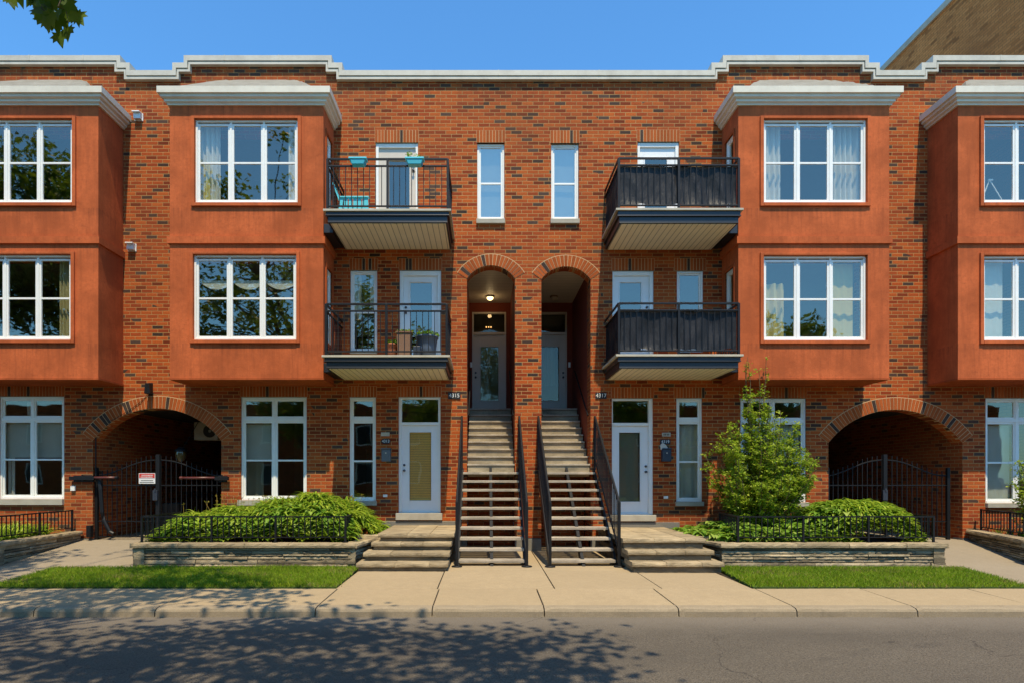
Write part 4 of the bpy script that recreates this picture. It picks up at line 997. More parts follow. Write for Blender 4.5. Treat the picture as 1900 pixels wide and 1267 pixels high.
def steps(label,x0,x1,levels,seed,group):
    s=empty('stone_steps',((x0+x1)/2,-1.8,0),label,'steps',group); r=random.Random(seed)
    zp=0
    for (a,b,yf,z) in levels:
        m=MB(); cuts=[a]+[a+(b-a)*t for t in ((.33+r.uniform(-.05,.1)),.72+r.uniform(-.08,.08))]+[b]
        for p,q in zip(cuts[:-1],cuts[1:]):
            rock(m,p+.001,q-.001,yf,-.02 if z==levels[-1][3] else yf+.6,z-.075,z+r.uniform(-.003,.003),.009,.08,0,r)
        m.build('step_slab',M['stonecap'],s,bevel=.006)
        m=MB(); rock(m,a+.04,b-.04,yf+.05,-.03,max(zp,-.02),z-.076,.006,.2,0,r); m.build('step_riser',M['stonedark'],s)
        zp=z
steps('left stone steps with four treads and landing below the door with tan blind',-3.35,-1.66,[(-3.36,-1.68,-3.18,.15),(-3.30,-1.67,-2.85,.30),(-3.22,-1.66,-2.46,.45),(-3.13,-1.62,-2.22,.60)],2,'stone steps up to the ground floor doors')
steps('right stone steps with three treads and broad landing below the door with dark glass',1.60,3.25,[(1.64,3.30,-3.35,.183),(1.62,3.22,-3.08,.366),(1.60,3.17,-2.78,.555)],5,'stone steps up to the ground floor doors')
# cap stone linking planter and landing
for a,b,c,d,lab in ((-3.62,-3.12,-1.85,-1.45,'left'),(3.18,3.55,-2.05,-1.65,'right')):
    m=MB(); rock(m,a,b,c,d,.40,.53,.01,.08,0); o=m.build('corner_stone',M['stonecap'],None,bevel=.006)
    tag(o,'flat loose stone bridging the planter corner and the landing of the '+lab+' stone steps','stone','flat corner stones')

# ------------------------------------------------------------------ low iron fences
def fence(pts,z,label,h=.50,posts=None,pitch=.115,post_every=1.32):
    f=empty('planter_fence',(*pts[0],z),label,'fence','low black iron fences on the planters')
    rail=MB(); 
    for si,(a,b) in enumerate(zip(pts[:-1],pts[1:])):
        L=math.dist(a,b); ang=math.atan2(b[1]-a[1],b[0]-a[0])
        s=MB(); s.box(0,L,-.015,.015,h-.014,h+.012); s.box(0,L,-.011,.011,.088,.108); s.v=[(x,y,zz+z) for x,y,zz in s.v]; rot_add(rail,s,a,ang)
        n=max(2,round(L/pitch)); npost=max(1,round(L/post_every))
        pi_={round(n*k/npost) for k in range(npost+1)}
        for i in range(n+1):
            if i in pi_:
                if i==0 and si>0: continue
                s=MB(); t=L*i/n; s.box(t-.018,t+.018,-.018,.018,0,h+.02); s.box(t-.05,t+.05,-.05,.05,0,.008); nm='fence_post'
            else:
                s=MB(); t=L*i/n; s.box(t-.008,t+.008,-.008,.008,.10,h); nm='baluster'
            s.v=[(x,y,zz+z) for x,y,zz in s.v]; q=MB(); rot_add(q,s,a,ang); q.build(nm,M['black'],f)
    rail.build('rail',M['black'],f)
fence([(-7.66,-1.0),(-7.70,-2.42),(-3.73,-2.42),(-3.80,-.95)],.455,'black iron fence around the daylilies on the left planter')
fence([(4.08,-1.1),(3.93,-2.42),(7.74,-2.42),(7.74,-1.0)],.455,'black iron fence before the shrub on the right planter')
fence([(-12.9,-2.5),(-10.62,-2.3),(-10.62,-.12)],.45,'black iron fence on the leftmost planter beyond the driveway')
fence([(10.52,-.15),(9.95,-2.3),(12.6,-2.5)],.47,'black iron fence on the rightmost planter beyond the driveway')

# ------------------------------------------------------------------ planting
def blades(m,cx,cy,z,n,L,W,spread,r,mi=0,droop=1.0):
    for _ in range(n):
        a=r.uniform(0,6.283); l=L*r.uniform(.65,1.15); w=W*r.uniform(.7,1.2); sp=spread*r.uniform(.5,1.2)
        dx,dy=math.cos(a),math.sin(a); px,py=-dy*w/2,dx*w/2; x0=cx+r.gauss(0,.03); y0=cy+r.gauss(0,.03)
        prev=None; 
        K=5; pts=[]
        for k in range(K+1):
            t=k/K; rr=sp*l*(t**1.4)*.85; zz=l*(t-.62*droop*t*t*sp*1.5)*.95; ww=(1-t**2.2)*(.55+.45*math.sin(min(1,t*2)*1.57)) if k<K else .04
            pts.append(((x0+dx*rr-px*ww, y0+dy*rr-py*ww, z+max(zz,.0)),(x0+dx*rr+px*ww, y0+dy*rr+py*ww, z+max(zz,.0))))
        b=len(m.v)
        for p,q in pts: m.v+=[p,q]
        for k in range(K): m.f.append((b+2*k,b+2*k+1,b+2*k+3,b+2*k+2)); m.m.append(mi)
def hosta(m,cx,cy,z,n,L,r,mi=1):
    for _ in range(n):
        a=r.uniform(0,6.283); l=L*r.uniform(.6,1.1); el=r.uniform(.25,1.1); dx,dy=math.cos(a),math.sin(a); px,py=-dy,dx; b=len(m.v)
        K=5; st=.35*l
        for k in range(K+1):
            t=k/K; rr=(st+l*t)*math.cos(el)*.9; zz=(st+l*t)*math.sin(el)-.55*l*t*t; ww=.30*l*math.sin(min(1,t*1.02+.05)*math.pi)**.8 if 0<k<K else .01
            m.v+=[(cx+dx*rr-px*ww,cy+dy*rr-py*ww,z+zz+.04*ww/l),(cx+dx*rr,cy+dy*rr,z+zz-.03*(0<k<K)),(cx+dx*rr+px*ww,cy+dy*rr+py*ww,z+zz+.04*ww/l)]
        for k in range(K):
            for q in (0,1): m.f.append((b+3*k+q,b+3*k+q+1,b+3*k+4+q,b+3*k+3+q)); m.m.append(mi)
def stalks(m,cx,cy,z,n,h,r,mi=2):
    for _ in range(n):
        x=cx+r.gauss(0,.10); y=cy+r.gauss(0,.10); hh=h*r.uniform(.8,1.15); tx=r.gauss(0,.08); ty=r.gauss(0,.06)
        m.tube([(x,y,z+.1),(x+tx,y+ty,z+hh)],.0035,3,mi,False)
        for _k in range(4):
            d=Vector((r.gauss(0,1),r.gauss(0,1),r.uniform(0,1.4))).normalized()*.045; p=Vector((x+tx,y+ty,z+hh-.01)); s=d.cross(Vector((0,1,.3))).normalized()*.007
            m.face([p,p+d*.5+s,p+d,p+d*.5-s],mi)
PM=[M['daylily'],M['hosta'],M['rust'],M['darkbush']]
def bed(name,label,fn,seed):
    m=MB(); r=random.Random(seed); fn(m,r); o=m.build(name,PM); tag(o,label,'plants',kind='stuff')
def mound(m,hf,xr,yr,n,r,L=.30,W=.045,mi=0,mj=None,pj=0.3):
    for _ in range(n):
        x=r.uniform(*xr); y=r.uniform(*yr); z=hf(x,y)
        if z is None: continue
        e=.08; gx=((hf(x+e,y) or z)-(hf(x-e,y) or z))/(2*e); gy=((hf(x,y+e) or z)-(hf(x,y-e) or z))/(2*e)
        a=math.atan2(-gy-.25,-gx)+r.gauss(0,1.1); l=L*r.uniform(.6,1.25); w=W*r.uniform(.7,1.25)
        dx,dy=math.cos(a),math.sin(a)
        if y+dy*l*.92<-2.385: dy=-dy
        if y+dy*l*.92<-2.385: continue
        px,py=-dy,dx; up=r.uniform(.35,1.0); dp=r.uniform(.9,1.7); z0=z-.13*r.uniform(.2,1.2); K=5; bq=len(m.v)
        mm_=mj if (mj is not None and r.random()<pj) else mi
        for k in range(K+1):
            t=k/K; ww=w*math.sin(math.pi*min(1,.12+.88*t))**.75 if k<K else .001
            rr=l*t*.92; zz=z0+l*(up*t-dp*.62*t*t)
            m.v+=[(x+dx*rr-px*ww,y+dy*rr-py*ww,zz+.25*ww),(x+dx*rr,y+dy*rr,zz-.15*ww),(x+dx*rr+px*ww,y+dy*rr+py*ww,zz+.25*ww)]
        for k in range(K):
            for q in (0,1): m.f.append((bq+3*k+q,bq+3*k+q+1,bq+3*k+4+q,bq+3*k+3+q)); m.m.append(mm_)
def lerp_tab(tab,x):
    if x<=tab[0][0]: return tab[0][1]
    for (a,b),(c,d) in zip(tab[:-1],tab[1:]):
        if x<=c: return b+(d-b)*(x-a)/(c-a)
    return tab[-1][1]
def bedL(m,r):
    top=[(-7.65,.62),(-7.3,.88),(-6.6,1.0),(-5.9,1.05),(-5.4,1.22),(-4.6,1.30),(-4.0,1.12),(-3.6,.80),(-3.25,.58)]
    def hf(x,y):
        if x<-7.6 or x>-3.28: return None
        if x>-3.7 and y<-1.5: return None
        t=lerp_tab(top,x); f=min(1,max(0,(y+2.42)/1.0))**.55
        return .50+(t-.50)*f+.05*math.sin(x*7+y*3)+.04*math.sin(x*13-y*9)
    mound(m,hf,(-7.6,-3.3),(-2.38,-.35),9500,r,.30,.022,0,3,.25)
    mound(m,hf,(-7.5,-3.8),(-2.36,-1.7),1500,r,.28,.055,1)
    mound(m,lambda x,y:hf(x,y),(-5.4,-3.7),(-2.1,-.7),2800,r,.22,.022,3)
    for i in range(110):
        x=r.uniform(-7.3,-3.6); y=r.uniform(-1.6,-.4); blades(m,x,y,.40,18,(hf(x,y)or .9)*1.05-.15,.020,.45,r,0)
    for i in range(46): stalks(m,r.uniform(-7.0,-3.7),r.uniform(-1.7,-.5),.7,2,.55,r)
def bedR(m,r):
    def hf(x,y):
        if x>7.62 or x<3.25: return None
        if x<3.95 and y<-1.75+ (x-3.3)*-1.0: return None
        f=min(1,max(0,(y+2.42)/.9))**.55
        base=.50+(.74-.50)*f+.04*math.sin(x*6+y*3)
        if x<4.0: base=.60
        q=((x-6.80)/1.08)**2+((y+1.35)/1.15)**2
        if q<1: base=max(base,.52+.72*(1-q)**.45)
        return base
    mound(m,hf,(3.3,6.3),(-2.38,-.5),3400,r,.27,.058,1,3,.15)
    mound(m,hf,(5.6,7.62),(-2.40,-.3),8200,r,.22,.023,3,0,.6)
    for i in range(40): blades(m,r.uniform(5.2,6.0),r.uniform(-1.1,-.4),.42,18,.60,.018,.5,r,2 if r.random()<.35 else 0)
bed('daylily_bed','bed of bright green daylilies and hostas behind the fence of the left planter',bedL,31)
bed('hosta_bed','bed of hostas with a rounded green mound behind the fence of the right planter',bedR,32)
def bedLL(m,r):
    for i in range(60): blades(m,r.uniform(-13.0,-10.75),r.uniform(-2.1,-.5),.36,30,.66,.036,.8,r,0)
    for i in range(24): hosta(m,r.uniform(-12.6,-10.75),r.uniform(-2.3,-1.6),.36,12,.26,r,1)
bed('daylily_bed','yellow-green daylilies on the leftmost planter under the ground floor window',bedLL,33)
def bedRR(m,r):
    for i in range(36): blades(m,r.uniform(10.4,12.8),r.uniform(-2.0,-.4),.36,26,.45,.022,.7,r,3)
bed('daylily_bed','dark green low plants on the rightmost planter under the window',bedRR,34)

def shrub(name,cx,cy,z,H,Wd,label,seed,nst=84,nleaf=122,shoots=5):
    r=random.Random(seed); s=empty(name,(cx,cy,z),label,'shrub'); st=MB(); lf=MB()
    for i in range(nst):
        a=r.uniform(0,6.283); lean=r.uniform(.05,1)**.7*Wd*.5; top=H*(1-.55*(lean/(Wd*.5))**1.5)*r.uniform(.72,1.0)
        if i<shoots: lean*=.35; top=H*r.uniform(1.0,1.14)
        ex,ey=cx+math.cos(a)*lean,cy+math.sin(a)*lean*.65
        P=[Vector((cx+r.gauss(0,.06),cy+r.gauss(0,.05),z))]
        for k in range(1,8):
            t=k/7; P.append(Vector((cx+(ex-cx)*t**.75+r.gauss(0,.02),cy+(ey-cy)*t**.75+r.gauss(0,.02),z+top*t)))
        st.tube(P,[.016*(1-.8*k/7)+.002 for k in range(8)],5)
        nb=30 if i>=shoots else 20
        for b in range(nb):
            t=r.uniform(.10,1.0); k=min(6,int(t*7)); q=P[k].lerp(P[k+1],t*7-k); an=r.uniform(0,6.283); bl=(.42*(1-t*.65))*r.uniform(.5,1.1)
            if i<shoots and t>.8: bl*=.45
            e=q+Vector((math.cos(an)*bl,math.sin(an)*bl*.8,bl*r.uniform(.1,.7)))
            st.tube([q,e],[.004,.0015],3,0,False)
            for _ in range(int(nleaf*bl/.42*.36)+2):
                u=r.uniform(.15,1.05); p=q.lerp(e,u)+Vector((r.gauss(0,.018),r.gauss(0,.018),r.gauss(0,.018)))
                d=Vector((r.gauss(0,1),r.gauss(0,1)-.2,r.gauss(0,.6)+.15)).normalized(); sx=d.cross(Vector((r.gauss(0,.5),r.gauss(0,.5),1))).normalized(); l=r.uniform(.04,.08); w=l*.29
                lf.face([p,p+d*l*.4+sx*w,p+d*l,p+d*l*.4-sx*w])
    st.build('stem',M['stem'],s); lf.build('crown',M['shrubleaf'],s)
shrub('flowering_shrub',4.84,-1.25,.42,3.40,2.58,'tall loose yellow-green shrub growing in the right planter before the big window',5)
shrub('flowering_shrub',11.05,-1.1,.42,2.5,1.3,'green shrub cut by the right edge of the photo before the far window',6,20,70,2)

# ------------------------------------------------------------------ gates
def gate(x0,x1,cx,y,zg,label,sidepost=True):
    g=empty('driveway_gate',(cx,y,zg),label,'gate','arched iron gates in the driveway arches')
    zc,ze=2.13,1.76; zb=zg+.05
    def top(x):
        t=abs(x-cx)/((x1-x0)/2); t=min(1,t); return ze+(zc-ze)*(.5+.5*math.cos(math.pi*t**1.15))
    for a,b in ((x0,cx-.06),(cx+.06,x1)):
        m=MB(); n=14
        P=[(a+(b-a)*i/n,y,top(a+(b-a)*i/n)) for i in range(n+1)]
        m.tube(P,.016,6); m.box(a,b,y-.013,y+.013,zb,zb+.028); m.box(a,b,y-.012,y+.012,1.52,1.545); m.box(a,b,y-.012,y+.012,zb+.36,zb+.385)
        m.build('gate_leaf',M['black'],g)
        nb=round((b-a)/.118)
        for i in range(nb+1):
            x=a+(b-a)*i/nb; w=.008; MB().box(x-w,x+w,y-w,y+w,zb,top(x)+.11).build('gate_bar',M['black'],g)
    MB().box(cx-.045,cx+.045,y-.045,y+.045,zg,2.26).build('gate_post',M['black'],g,bevel=.005)
    for x in ((x0-.02),(x1+.02)): MB().box(x-.035,x+.035,y-.035,y+.035,zg-.02,1.95).build('gate_post',M['black'],g,bevel=.005)
    m=MB(); m.box(cx-.09,cx+.02,y-.10,y-.046,1.18,1.42); m.box(cx-.05,cx-.01,y-.115,y-.10,1.38,1.46); m.build('lock_box',M['chrome'],g,bevel=.006)
    return g
gate(X(176),X(409),X(290),.10,.26,'arched black iron gate with a white and red sign in the left driveway arch')
gate(X(1541),X(1763),X(1646),.10,.26,'arched black iron gate without a sign in the right driveway arch')
m=MB(); x0,x1=X(176)-.02,X(176)+.03
m.tube([(x0+.03,.02,3.05),(x0+.03,.02,1.75)],.015,6); m.tube([(X(184),-.0,1.70),(X(188),-.03,1.45),(X(191),-.03,.9),(X(194),-.03,.72),(X(205),-.03,.45),(X(212),-.03,.40)],.045,8); m.box(X(166),X(174),-.12,-.01,.32,.60)
o=m.build('gate_motor_hose',M['black'],None,smooth=False); tag(o,'curved black cable hose and conduit beside the left jamb of the left driveway arch','hose')
def arm(xa,xb,xw,z,label):
    g=empty('gate_opener',((xa+xb)/2,-.1,z),label,'gate opener','dark red gate opener arms')
    s=1 if xw>xb else -1
    MB().tube([(xa,-.09,z),(xb,-.09,z)],.030,12).build('opener_tube',M['redtube'],g,smooth=True)
    m=MB(); a,b=sorted((xb,xw)); m.box(a,b,-.12,-.05,z-.055,z+.03); m.box(a+.06,b-.06,-.05,-.001,z-.10,z+.05); m.tube([((a+b)/2,-.085,z-.07),((a+b)/2,-.085,z+.07)],.02,8); m.build('opener_bracket',M['black'],g,bevel=.004)
    MB().tube([(xa-.005*s,-.09,z),(xa+.06*s,-.09,z)],.037,12).build('tube_cap',M['black'] if s<0 else M['redtube'],g)
arm(X(223),X(180),X(134),Z(885.5),'dark red gate opener arm left of the sign, bolted to the left brick pier')
arm(X(338),X(402),X(427),Z(886),'dark red gate opener arm right of the sign, bolted to the right brick pier')
def text_mb(txt,size,x,y,z,mat,parent,name='lettering',ext=.002):
    cu=bpy.data.curves.new('lettering','FONT'); cu.body=txt; cu.size=size; cu.align_x='CENTER'; cu.align_y='CENTER'; cu.extrude=ext
    t=bpy.data.objects.new('tmp',cu); COL.objects.link(t); bpy.context.view_layer.update()
    me=bpy.data.meshes.new_from_object(t.evaluated_get(bpy.context.evaluated_depsgraph_get())); bpy.data.objects.remove(t)
    me.transform(Matrix.Translation((x,y,z))@Matrix.Rotation(R(90),4,'X')); me.materials.clear(); me.materials.append(mat)
    o=bpy.data.objects.new(name,me); COL.objects.link(o); o.parent=parent; o.location=-parent.location; return o
sg=empty('gate_sign',(X(270.5),-.02,Z(887)),'small white sign with a red header wired to the left driveway gate','sign')
xa,xb,za,zb=X(255),X(285.6),Z(896.6),Z(877)
MB().box(xa,xb,.055,.062,za,zb).build('sign_panel',M['signwhite'],sg)
MB().box(xa+.012,xb-.012,.050,.054,zb-.115,zb-.012).build('sign_header',M['signred'],sg)
rr=random.Random(4)
for row,zz in ((0,zb-.05),(1,zb-.092)):
    m=MB(); x=xa+.07 if row==0 else xa+.05
    while x<xb-.06:
        w=rr.uniform(.012,.03); m.box(x,min(x+w,xb-.03),.048,.0495,zz-.010,zz+.010); x+=w+.008
    m.build('header_text',M['signwhite'],sg)
m=MB()
for zz,a,b in ((za+.075,xa+.05,xb-.05),(za+.03,xa+.025,xb-.035)):
    x=a
    while x<b:
        w=rr.uniform(.015,.04); m.box(x,min(x+w,b),.052,.0545,zz-.008,zz+.008); x+=w+.006
m.build('body_text',M['signblack'],sg)
# lantern and condenser hanging in the left passage
l=empty('hanging_lantern',(-8.55,.8,2.35),'old brass and glass lantern hanging in the left driveway passage behind the gate','lantern')
MB().tube([(-8.2,1.3,3.4),(-8.5,.82,2.46)],.01,6).build('bracket_arm',M['black'],l)
MB().lathe(-8.55,.8,[(0,2.48),(.05,2.47),(.14,2.40),(.15,2.37),(.14,2.36)],18).build('lantern_cap',M['black'],l,smooth=True)
lg=NT('amber_lantern_glass'); lg.pbr((.10,.075,.03),.08,0,None,.8)
MB().lathe(-8.55,.8,[(.12,2.36),(.13,2.28),(.11,2.18),(.05,2.11),(0,2.10)],18).build('lantern_glass',lg.mat,l,smooth=True)
l=empty('condenser_unit',(-8.4,1.3,2.69),'off-white air conditioner condenser hung from the ceiling of the left driveway passage','air conditioner')
MB().box(-8.75,-8.12,1.9,2.3,2.72,3.19).build('casing',M['sillstone'],l,bevel=.01)
m=MB(); m.lathe(0,0,[(.04,0),(.17,0),(.17,.01),(.04,.01)],20); m.v=[(-8.33+a,1.895-c,2.95+b) for a,b,c in m.v]; m.build('fan_grille',M['dark'],l)
m=MB(); [m.box(x,x+.02,2.0,2.2,3.19,3.42) for x in (-8.7,-8.2)]; m.build('hanger',M['black'],l)
l=empty('security_camera',(X(280),-.1,Z(720)),'small black flood light on the brick above the left driveway arch','light')
MB().box(X(280)-.05,X(280)+.05,-.03,-.001,Z(733),Z(710)).build('mount_plate',M['black'],l,bevel=.004)
m=MB(); m.prism([(X(280)-.07,Z(731)),(X(280)+.07,Z(731)),(X(280)+.045,Z(712)),(X(280)-.045,Z(712))],-.17,-.04); m.build('lamp_head',M['black'],l,bevel=.006)
MB().tube([(X(280)-.05,-.02,Z(728)),(X(272),-.02,Z(735)),(X(262),-.025,Z(745)),(X(242),-.025,Z(760)),(X(215),-.025,Z(776)),(X(205),-.025,Z(781))],.006,5).build('cable',M['black'],l)
o=MB().box(-9.45,-9.0,1.6,2.1,.28,1.05).build('waste_bin',M['dark'],None,bevel=.03); tag(o,'dark bin standing behind the bars of the left driveway gate','bin')

# ------------------------------------------------------------------ house numbers, mail boxes
def plaque(px,py,w,h,txt,label,rounded=False,size=.11):
    p=empty('house_number',(X(px),0,Z(py)),label,'house number','house number plates')
    x,z=X(px),Z(py)
    m=MB()
    if rounded:
        pts=[(x+(w/2-h/2)*(1 if math.cos(a)>0 else -1)+h/2*math.cos(a), z+h/2*math.sin(a)) for a in [2*math.pi*(k+.5)/24 for k in range(24)]]; m.prism(pts,-.02,-.001)
    else: m.box(x-w/2,x+w/2,-.02,-.001,z-h/2,z+h/2)
    m.build('number_plate',M['signblack'],p)
    text_mb(txt,size,x,-.024,z,M['signwhite'],p,'numerals')
plaque(843,733.5,.29,.155,'4315','black number plate on the brick just left of the left stair arch',size=.125)
plaque(1115,733.5,.26,.145,'4317','black number plate on the brick just right of the right stair arch',size=.125)
plaque(716,818,.22,.115,'4313','oval black number plate above the speckled grey mailbox',True,size=.09)
plaque(1234,819,.24,.115,'4319','rectangular black number plate above the dark mailbox holding a newspaper',size=.095)
for px,py,lab in ((715,805,'small blank cream plate above the oval number plate left of the door'),(1236,805.5,'small cream plate with dark marks above the rectangular number plate')):
    o=MB().box(X(px)-.10,X(px)+.10,-.018,-.001,Z(py)-.045,Z(py)+.045).build('name_plate',M['trimbeige'],None,bevel=.004); tag(o,lab,'plate')
    if px>900:
        m=MB(); 
        for k,dx in enumerate((-.055,-.02,.02,.055)): m.box(X(px)+dx-.009,X(px)+dx+.009,-.020,-.0181,Z(py)-.022,Z(py)+.022)
        m.build('plate_marks',M['signblack'],o)
def mailbox(px,py,mat,label,paper):
    p=empty('mailbox',(X(px),-.06,Z(py)),label,'mailbox'); x=X(px)
    MB().box(x-.105,x+.105,-.13,-.001,Z(856),Z(834)).build('box_body',M[mat],p,bevel=.018)
    MB().box(x-.112,x+.112,-.142,-.001,Z(833.5),Z(831)).build('lid',M[mat],p,bevel=.008)
    m=MB(); m.lathe(0,0,[(0,0),(.016,0),(.016,.008),(0,.009)],12); m.v=[(x-.0+a,-.131-c,Z(840)+b) for a,b,c in m.v]; m.build('lock',M['metalwhite'],p)
    if paper:
        q=MB(); q.prism([(x-.13,Z(834)),(x+.03,Z(831)),(x-.02,Z(825)),(x-.09,Z(821.5)),(x-.15,Z(826))],-.11,-.05); o=q.build('newspaper',M['paper'],None); tag(o,'folded newspaper sticking out of the top of the dark mailbox','newspaper')
mailbox(717.5,844,'greybox','speckled grey metal mailbox on the brick left of the door with tan blind',False)
mailbox(1234.5,847,'navybox','dark blue metal mailbox on the brick right of the door with dark glass',True)
for px,py,lab,wx in ((871.5,678,'white doorbell plate beside the grey door in the left arch',-1.40),(1056.5,677,'white doorbell plate beside the grey door in the right arch',1.40)):
    o=MB().box(wx-.03,wx+.03,3.07,3.098,Z(0)*0+4.86,5.0).build('doorbell_plate',M['white'],None); tag(o,lab,'doorbell')

# ------------------------------------------------------------------ neighbour behind, houses and trees across the street
n=empty('brown_brick_building',(13.2,1,0),'tall brown brick block with a pale coping rising behind the roof at the upper right','building')
MB().box(13.2,34,.9+.4,26,-.2,16.15).build('wall',M['brick_brown'],n)
MB().box(13.13,34.1,1.2,26.1,16.15,16.35).build('coping',M['trimbeige'],n)
n=empty('opposite_house',(0,-40,0),'long dark red brick house across the street, behind the camera','building')
m=MB(); m.box(-45,45,-52,-40,-.2,8.2); m.build('wall',M['brick_back'],n)
m=MB(); [m.box(x,x+1.5,-40.0,-39.95,z,z+1.8) for x in [-42+4.2*i for i in range(20)] for z in (1.2,4.6)]; m.build('window',M['white'],n)
m=MB(); [m.box(x+.1,x+1.4,-39.97,-39.94,z+.1,z+1.7) for x in [-42+4.2*i for i in range(20)] for z in (1.2,4.6)]; m.build('window_pane',M['signblack'],n)

MAPLE=[(0,0),(.10,.02),(.34,-.08),(.28,.10),(.52,.22),(.36,.30),(.42,.52),(.20,.46),(.14,.62),(0,.95),(-.14,.62),(-.20,.46),(-.42,.52),(-.36,.30),(-.52,.22),(-.28,.10),(-.34,-.08),(-.10,.02)]
def mleaf(m,p,d,s,l):
    m.face([p+d*(v*l)+s*(u*l) for u,v in MAPLE])
def limb(m,a,b,ra,rb,r,sag=.0):
    a=Vector(a); b=Vector(b); K=6; P=[]
    for k in range(K+1):
        t=k/K; P.append(a.lerp(b,t)+Vector((r.gauss(0,.06),r.gauss(0,.06),r.gauss(0,.05)+sag*math.sin(math.pi*t)))*(0 if k in(0,K) else 1))
    m.tube(P,[ra+(rb-ra)*k/K for k in range(K+1)],7); return P
def outview(x,y,z,mg=.25):
    D=CAMD+y
    if D<.15: return True
    return z>EYE+.79*D+mg or x<CAMX-.81*D-mg or x>CAMX+.9*D+mg
def maple(loc,label,clumps,seed,ls,npl,extra=()):
    r=random.Random(seed); t=empty('maple_tree',loc,label,'tree','maple trees along the far side of the street'); tr=MB(); br=MB(); lf=MB()
    lx,ly,lz=loc; fork=Vector((lx+.3,ly+.6,4.2))
    tr.tube([(lx,ly,-.1),(lx,ly,.4),(lx+.1,ly+.2,2),(fork.x,fork.y,fork.z)],[.42,.32,.27,.24],10); tr.build('trunk',M['bark'],t,smooth=True)
    cen=[]
    for (cx,cy,cz) in clumps: cen.append(Vector((cx,cy,cz)))
    hubs=[]
    for i in range(7):
        c=cen[r.randrange(len(cen))]; h=fork.lerp(c,.62)+Vector((0,0,.8)); hubs.append(h); limb(br,fork,h,.15,.07,r,.3)
    for c in cen:
        h=min(hubs,key=lambda q:(q-c).length)
        if outview(*c,-.1) : limb(br,h,c,.035,.008,r,.15)
    for c in cen:
        for _ in range(npl):
            p=c+Vector((r.gauss(0,.36),r.gauss(0,.36),r.gauss(0,.20)))
            if not outview(*p): continue
            d=Vector((r.gauss(0,1),r.gauss(0,1),r.gauss(-.5,.5))).normalized(); nrm=Vector((r.gauss(0,.5),r.gauss(0,.5),1)); s=d.cross(nrm).normalized()
            mleaf(lf,p,d,s,ls*r.uniform(.7,1.15))
    for (p0,p1,k,sd2) in extra:                 # drooping spray of leaves that enters the top left of the view
        rr=random.Random(sd2); P=limb(br,p0,p1,.012,.003,rr,.05)
        for q in range(k):
            u=rr.uniform(.1,1.0); i=min(5,int(u*6)); p=P[i].lerp(P[i+1],u*6-i)+Vector((rr.gauss(0,.07),rr.gauss(0,.09),rr.gauss(-.03,.05)))
            d=Vector((rr.gauss(.25,.45),rr.gauss(0,.25),-1)).normalized(); s=d.cross(Vector((rr.gauss(0,.5),-1,rr.gauss(0,.3)))).normalized(); mleaf(lf,p,d,s,rr.uniform(.17,.25))
    br.build('branch',M['bark'],t); lf.build('crown',M['maple'],t)
    return t
rc=random.Random(77); cl=[]
# crown of the near tree: an irregular umbrella whose shade reaches the kerb
edge=[(-12,-5.6),(-7.3,-6.9),(-5.6,-7.9),(-2.8,-8.9),(-.9,-9.9),(.5,-10.9),(1.2,-12.2),(.6,-14.5)]
def ymax(x):
    for (a,b),(c,d) in zip(edge[:-1],edge[1:]):
        if a<=x<=c: return b+(d-b)*(x-a)/(c-a)
    return -99
while len(cl)<195:
    x=rc.uniform(-12,1.1); y=rc.uniform(-17,-5.6); 
    if y>ymax(x)+rc.gauss(0,.35): continue
    D=CAMD+y; zmin=max(6.3,EYE+.79*max(D,0)+.55) if x>CAMX-.81*D-.4 else 6.3
    z=zmin+rc.random()**2*2.2+rc.uniform(0,.3)
    if x<-6 and rc.random()<.5: z+=rc.uniform(1,5)
    cl.append((x,y,z))
def P3(px,py,D): return (CAMX+(px-900)*D/1130, D-CAMD, EYE+(885-py)*D/1130)
ex=[(P3(75,-45,6.9),P3(88,40,6.6),14,5),(P3(95,-40,6.8),P3(128,45,6.5),14,6),(P3(60,-45,7.0),P3(72,30,6.7),6,8),(P3(30,-45,7.2),P3(22,-8,7.1),3,7)]
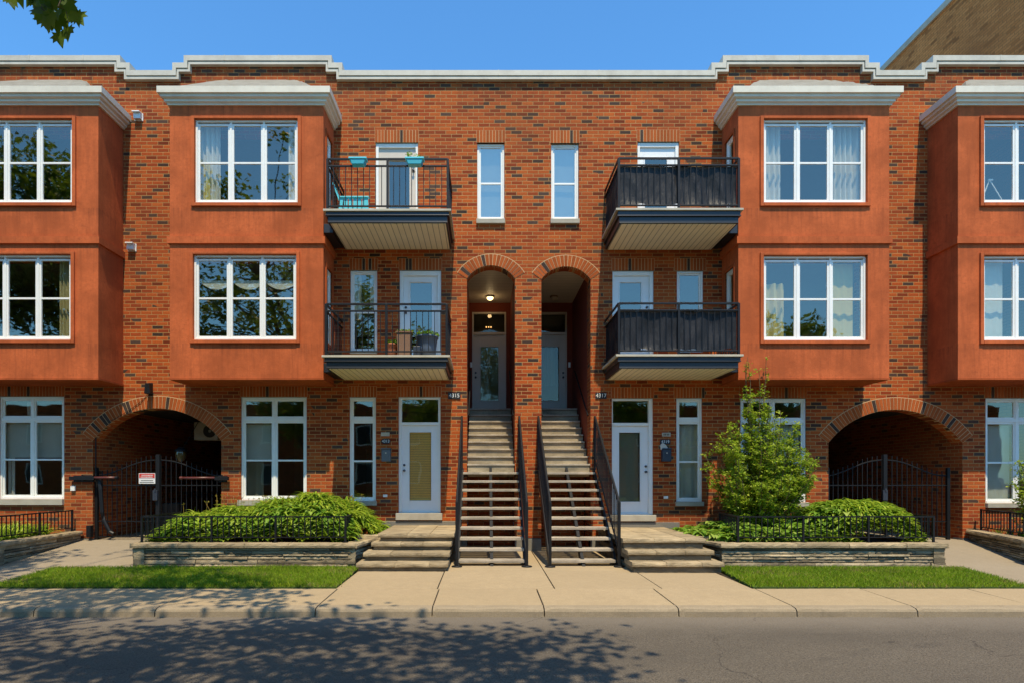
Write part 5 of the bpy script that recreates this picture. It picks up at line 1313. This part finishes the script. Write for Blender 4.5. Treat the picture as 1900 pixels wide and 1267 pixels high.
maple((-9.5,-16.6,0),'maple tree whose drooping leafy twigs hang into the top left corner',cl,41,.17,95,ex)
cl2=[]
while len(cl2)<330:
    a,b,c=(rc.gauss(0,1) for _ in range(3)); k=(a*a+b*b+c*c)**.5; q=rc.uniform(.45,1)
    cl2.append((-18.8+a/k*q*4.6,-12.8+b/k*q*4.2,11.3+c/k*q*4.0))
maple((-18.5,-16.8,0),'tall maple tree seen only as a reflection in the left bay windows',cl2,42,.20,62)
# row of trees in front of the opposite house
def fartree(loc,h,wd,seed,label,src=None):
    t=empty('street_tree',loc,label,'tree','trees across the street behind the camera')
    if src:
        for c in src.children:
            q=c.copy(); COL.objects.link(q); q.parent=t; q.location=(0,0,0)
        t.rotation_euler=(0,0,seed); t.scale=(wd,wd,h); return t
    r=random.Random(seed); tr=MB(); tr.tube([(0,0,0),(.1,0,2.2),(0,.1,4.5)],[.28,.2,.14],8)
    for k in range(9):
        a=r.uniform(0,6.28); tr.tube([(0,.05,3+.15*k),(math.cos(a)*2,math.sin(a)*2,6+r.uniform(0,2))],[.07,.02],5)
    lf=MB()
    for i in range(120):
        a,b,c=(r.gauss(0,1) for _ in range(3)); k=(a*a+b*b+c*c)**.5; q=r.uniform(.5,1); cc=Vector((a/k*q*3.4,b/k*q*3.4,7.0+c/k*q*3.0))
        leafcluster(lf,cc.x,cc.y,cc.z,.8,.8,.6,70,.26,r)
    o=tr.build('trunk',M['bark']); o.parent=t; o=lf.build('crown',M['maple']); o.parent=t
    return t
ft=fartree((9.5,-30,0),1,1,3,'leafy street tree across the street, behind the camera to the right')
for i,(x,y,h,w,rz,lb) in enumerate([(-24,-31,1.15,1.1,1,'broad street tree across the street far behind the camera on the left'),(-14,-30,1.0,1.0,2.2,'street tree across the street behind the near maple'),(-4,-32,.85,.95,3.1,'small street tree across the street straight behind the camera'),(18,-28,1.25,1.2,4.4,'tallest street tree across the street behind the camera on the right'),(29,-31,1.05,1.1,5.3,'street tree across the street at the far right behind the camera')]):
    fartree((x,y,0),h,w,rz,lb,ft)
